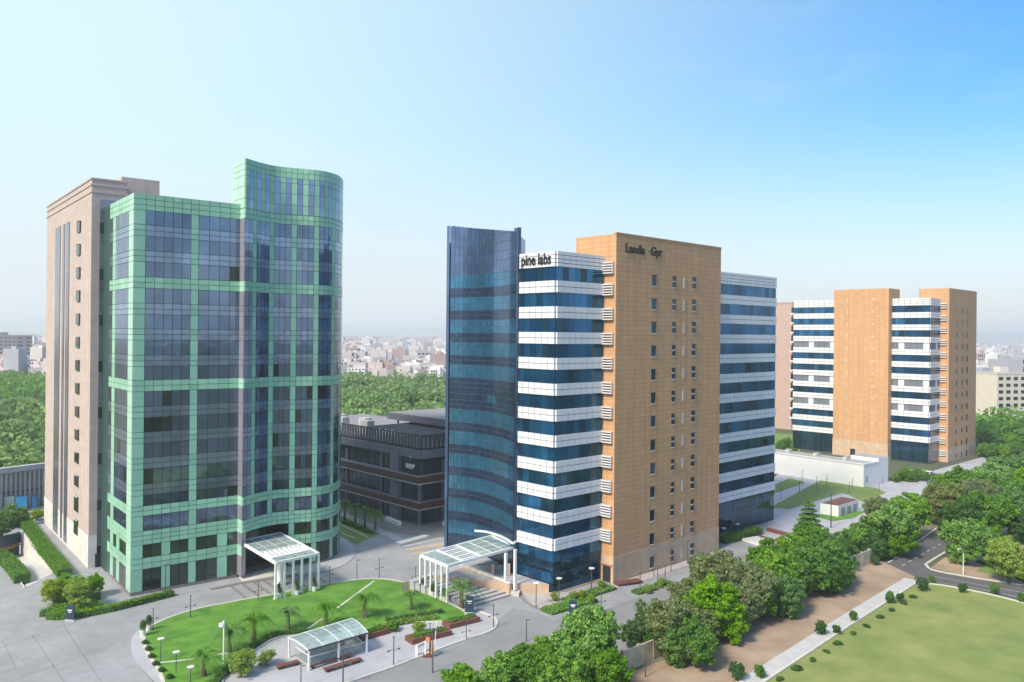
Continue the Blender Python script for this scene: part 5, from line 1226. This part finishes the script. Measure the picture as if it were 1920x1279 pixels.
# ------------------------------------------------------------------ lamps, poles, totems, barrier, car
def lamp_parts(kind):
    if kind == 'twin':
        return [('post', MB().tube([(0, 0, 0), (0, 0, 3.6)], [.09, .06], M['post'], 6).mesh('post')), ('arm', MB().beam((-.65, 0, 1.9), (.65, 0, 2.1), .05, M['post']).mesh('arm')),
                ('lamp_head', MB().box((-.65, 0, 1.85), (.3, .3, .12), M['post']).mesh('lamp_head')), ('lamp_head', MB().box((.65, 0, 2.1), (.3, .3, .12), M['post']).mesh('lamp_head')), ('cap', MB().box((0, 0, 3.62), (.3, .3, .12), M['post'], taper=.6).mesh('cap'))]
    if kind == 'disc':
        return [('post', MB().tube([(0, 0, 0), (0, 0, 3.4)], [.08, .06], M['post'], 6).mesh('post')), ('lamp_head', MB().tube([(0, 0, 3.4), (0, 0, 3.55)], [.42, .5], M['lamp'], 10).mesh('lamp_head'))]
    if kind == 'tall':
        return [('post', MB().tube([(0, 0, 0), (0, 0, 5.2)], [.10, .06], M['post'], 6).mesh('post')), ('lamp_head', MB().box((.25, 0, 5.15), (.7, .22, .1), M['post']).mesh('lamp_head'))]
    if kind == 'white':
        return [('post', MB().tube([(0, 0, 0), (0, 0, 5.6)], [.11, .08], M['white'], 7).mesh('post')), ('camera_box', MB().box((-.35, 0, 5.0), (.5, .3, .45), M['white']).mesh('camera_box')), ('bracket', MB().beam((0, 0, 5.35), (-.4, 0, 5.3), .08, M['white']).mesh('bracket'))]
    if kind == 'road':
        return [('post', MB().tube([(0, 0, 0), (0, 0, 4.2)], [.10, .07], M['white'], 7).mesh('post')), ('arm', MB().tube([(0, 0, 4.2), (-.2, 0, 4.8), (-.8, 0, 5.2)], [.05, .04, .03], M['white'], 5).mesh('arm')), ('lamp_head', MB().box((-1.0, 0, 5.2), (.6, .25, .12), M['lamp']).mesh('lamp_head'))]
LP = {k: lamp_parts(k) for k in ('twin', 'disc', 'tall', 'white', 'road')}
def lamp(kind, px, py, top, label, group):
    g = G(px, py); nat = {'twin': 3.7, 'disc': 3.55, 'tall': 5.2, 'white': 5.6, 'road': 5.3}[kind]
    h = (py - top) * g[1] / F; s = h / nat
    t = thing('street_lamp' if kind != 'white' else 'camera_pole', label, 'lamp' if kind != 'white' else 'pole', (*g, 0), group, rz=.2); t.scale = (max(.8, s), max(.8, s), s)
    for nm, me in LP[kind]: link(nm, me, t, world=False)
G1 = 'dark plaza lamp posts'; G2 = 'disc-topped lamp posts'
for px, py, top, lb in ((287, 1183, 1141, 'dark lamp post at the left tip of the oval lawn'), (357, 1160, 1116, 'twin armed dark lamp post on the upper left lawn kerb'), (484, 1128, 1090, 'dark lamp post left of the green tower columns'), (618, 1097, 1062, 'twin armed lamp post right of the green tower columns'), (711, 1085, 1048, 'twin armed lamp post at the top of the oval lawn'), (779, 1101, 1063, 'twin armed lamp post left of the steps canopy'),
                        (738, 1248, 1193, 'twin armed lamp post on the forecourt kerb between benches and long planter'), (874, 1200, 1170, 'dark lamp post on the forecourt right of the long planter'), (925, 1178, 1133, 'dark lamp post at the rounded forecourt corner'), (643, 1286, 1214, 'lamp post in front of the rust red bench at the bottom edge'), (1127, 1150, 1110, 'dark lamp post on the road side of the green bed'), (806, 1195, 1168, 'lamp post behind the long planter')):
    lamp('twin', px, py, top, lb, G1)
for px, py, top, lb in ((669, 1086, 1050, 'plain dark post just left of the lawn top'), (310, 1122, 1058, 'thin tall post at the hedge before the green tower'), (168, 1130, 1080, 'thin post on the hedge island'), (987, 1203, 1162, 'short dark post on the road above the tree tops'), (811, 1262, 1180, 'tall dark post beside the orange barrier'), (564, 1290, 1248, 'lamp post left of the bench at the bottom edge'), (1200, 1108, 1072, 'dark post by the small oval bed'), (1233, 1095, 1062, 'dark post by the second oval bed'),
                        (1258, 1072, 1027, 'dark post against the sandstone base, right'), (1289, 1058, 1014, 'dark post against the sandstone base, farthest right'), (1226, 1082, 1040, 'dark post against the sandstone base, left'), (1210, 1270, 1214, 'dark old lamp post on the dirt before the pale wall piece'), (1247, 1085, 1060, 'dark post behind the second oval bed'), (1427, 1032, 992, 'dark post on the terrace by the east wing')):
    lamp('tall', px, py, top, lb, G1)
for px, py, top, lb in ((1005, 1138, 1093, 'disc lamp at the blue tower corner'), (1048, 1126, 1084, 'disc lamp in the corner bed'), (1109, 1108, 1065, 'disc lamp beside the blue ground floor'), (301, 1242, 1197, 'white topped lamp on the left of the oval lawn'), (330, 1264, 1222, 'white topped lamp second on the lower left lawn'), (357, 1292, 1250, 'white topped lamp at the bottom edge of the lawn'), (1357, 1020, 990, 'small disc lamp at the foot of the east wing'), (1383, 1010, 982, 'second small disc lamp at the east wing')):
    lamp('disc', px, py, top, lb, G2)
lamp('white', 419, 1246, 1163, 'white camera pole in the lower lawn', None)
lamp('road', 1806, 1078, 1028, 'white street lamp on the verge by the asphalt road', None)
LL_ = ['thin lamp post on the upper edge of the middle east lawn', 'thin lamp post on the left path of the east lawns', 'thin lamp post left of centre before the white service building', 'thin lamp post in front of the long white wall', 'thin lamp post at the right of the middle east lawn', 'thin lamp post nearest the white building corner', 'thin lamp post right of the white building corner', 'thin lamp post beside the blue east wing', 'tallest thin lamp post, just left of the white kiosk', 'thin lamp post at the right end of the white building']
for px, py, top in ((1504, 906, 883), (1499, 925, 900), (1531, 918, 895), (1550, 912, 890), (1592, 926, 905), (1598, 915, 897), (1648, 922, 905), (1464, 936, 914), (1558, 990, 926), (1655, 908, 893)):
    lamp('tall', px, py, top, LL_.pop(0), 'thin lamp posts on the east lawns')
def totem(px, py, top, label, wd=1.1):
    g = G(px, py); h = (py - top) * g[1] / F; t = thing('sign_totem', label, 'sign', (*g, 0), 'dark sign totems')
    link('panel', MB().box((0, 0, h / 2 + .1), (wd, .3, h - .2), M['sign_blue'], -.1).mesh('panel'), t, world=False); link('plinth', MB().box((0, 0, .1), (wd + .2, .5, .2), M['concrete'], -.1).mesh('plinth'), t, world=False)
    link('logo_stripe', MB().box((0, -.17, h * .72), (wd * .6, .04, .16), M['text_white'], -.1).box((0, -.17, h * .6), (wd * .4, .04, .08), M['text_white'], -.1).mesh('logo_stripe'), t, world=False)
totem(132, 1164, 1136, 'dark blue sign totem in front of the hedge island'); totem(1074, 1152, 1127, 'dark sign totem in the green bed of the blue tower'); totem(880, 1150, 1118, 'tall dark sign totem behind the palm by the steps', 1.2)
# barrier group
g = Vector(G(781, 1230)); g2_ = Vector(G(797, 1222)); t = thing('white_barrier', 'white goal-shaped traffic barrier on the forecourt kerb', 'barrier', (*g, 0))
MB().beam((*g, 1.15), (*g2_, 1.15), .18, M['white'], .35).build('rail', t); MB().box((g.x, g.y, .6), (.3, .2, 1.1), M['white']).build('leg', t); MB().box((g2_.x, g2_.y, .6), (.3, .2, 1.1), M['white']).build('leg', t)
g = G(801, 1232); t = thing('boom_gate', 'orange and white boom gate cabinet beside the white barrier', 'gate', (*g, 0))
for nm, mm in (('cabinet', MB().box((0, 0, .15), (1.0, .7, .3), M['corten'])), ('post', MB().box((-.25, 0, 1.1), (.16, .16, 1.8), M['white'])), ('post', MB().box((.35, 0, 1.2), (.2, .2, 2.0), M['mall_red'])), ('warning_cover', MB().box((.62, -.1, 1.15), (.32, .3, 1.4), M['orange'], taper=.8)), ('head', MB().box((.05, 0, 2.2), (.6, .3, .45), M['orange'], taper=.7)), ('boom', MB().beam((.9, 0, 1.0), (1.1, 0, 4.4), .08, M['white']))):
    link(nm, mm.mesh(nm), t, world=False)
def car(px, py, label, m, rz):
    g = G(px, py); t = thing('parked_car', label, 'car', (*g, 0), 'parked cars', rz=rz)
    prof = [(-2.1, .35), (-2.1, .8), (-1.3, .95), (-.7, 1.42), (.9, 1.45), (1.6, .98), (2.1, .85), (2.1, .35)]; mb = MB()
    for i in range(len(prof)):
        a, b = prof[i], prof[(i + 1) % len(prof)]; mb.face([(a[0], -.85, a[1]), (b[0], -.85, b[1]), (b[0], .85, b[1]), (a[0], .85, a[1])], m)
    mb.face([(x, -.85, z) for x, z in prof], m); mb.face([(x, .85, z) for x, z in reversed(prof)], m); link('body', mb.mesh('body'), t, world=False)
    link('side_window', MB().box((0.1, 0, 1.18), (1.7, 1.74, .34), M['a_dark']).mesh('side_window'), t, world=False)
    link('windscreen', MB().beam((-1.28, 0, .98), (-.74, 0, 1.40), 1.5, M['a_dark'], .06).mesh('windscreen'), t, world=False)
    for x in (-1.3, 1.3):
        for y in (-.85, .85): link('wheel', MB().tube([(x, y - .1, .32), (x, y + .1, .32)], [.32, .32], M['rubber'], 10).mesh('wheel'), t, world=False)
car(1741, 893, 'white car parked near the far tower entrance', M['white'], .6); car(1752, 897, 'grey car parked right of the white one', M['mall_grey'], .6)
for k in range(7): car(1846 + k * 11, 832 - (k % 3) * 3, ['leftmost', 'second', 'third', 'middle', 'fifth', 'sixth', 'rightmost'][k] + ' small car in the distant row by the apartment blocks', M[('white', 'mall_grey', 'apt_grey')[k % 3]], .5)

# ------------------------------------------------------------------ haze
hb = MB().box((0, 5000, 48), (17000, 15400, 98), M['earth']); hz = hb.build('haze'); hz['kind'] = 'stuff'
hm = bpy.data.materials.new('haze'); hm.use_nodes = True; t = hm.node_tree; t.nodes.clear()
pv_ = t.nodes.new('ShaderNodeVolumePrincipled'); pv_.inputs['Color'].default_value = (.96, .97, 1.0, 1); pv_.inputs['Density'].default_value = 0.00024; pv_.inputs['Anisotropy'].default_value = .3
out = t.nodes.new('ShaderNodeOutputMaterial'); t.links.new(pv_.outputs[0], out.inputs['Volume'])
hz.data.materials.clear(); hz.data.materials.append(hm)
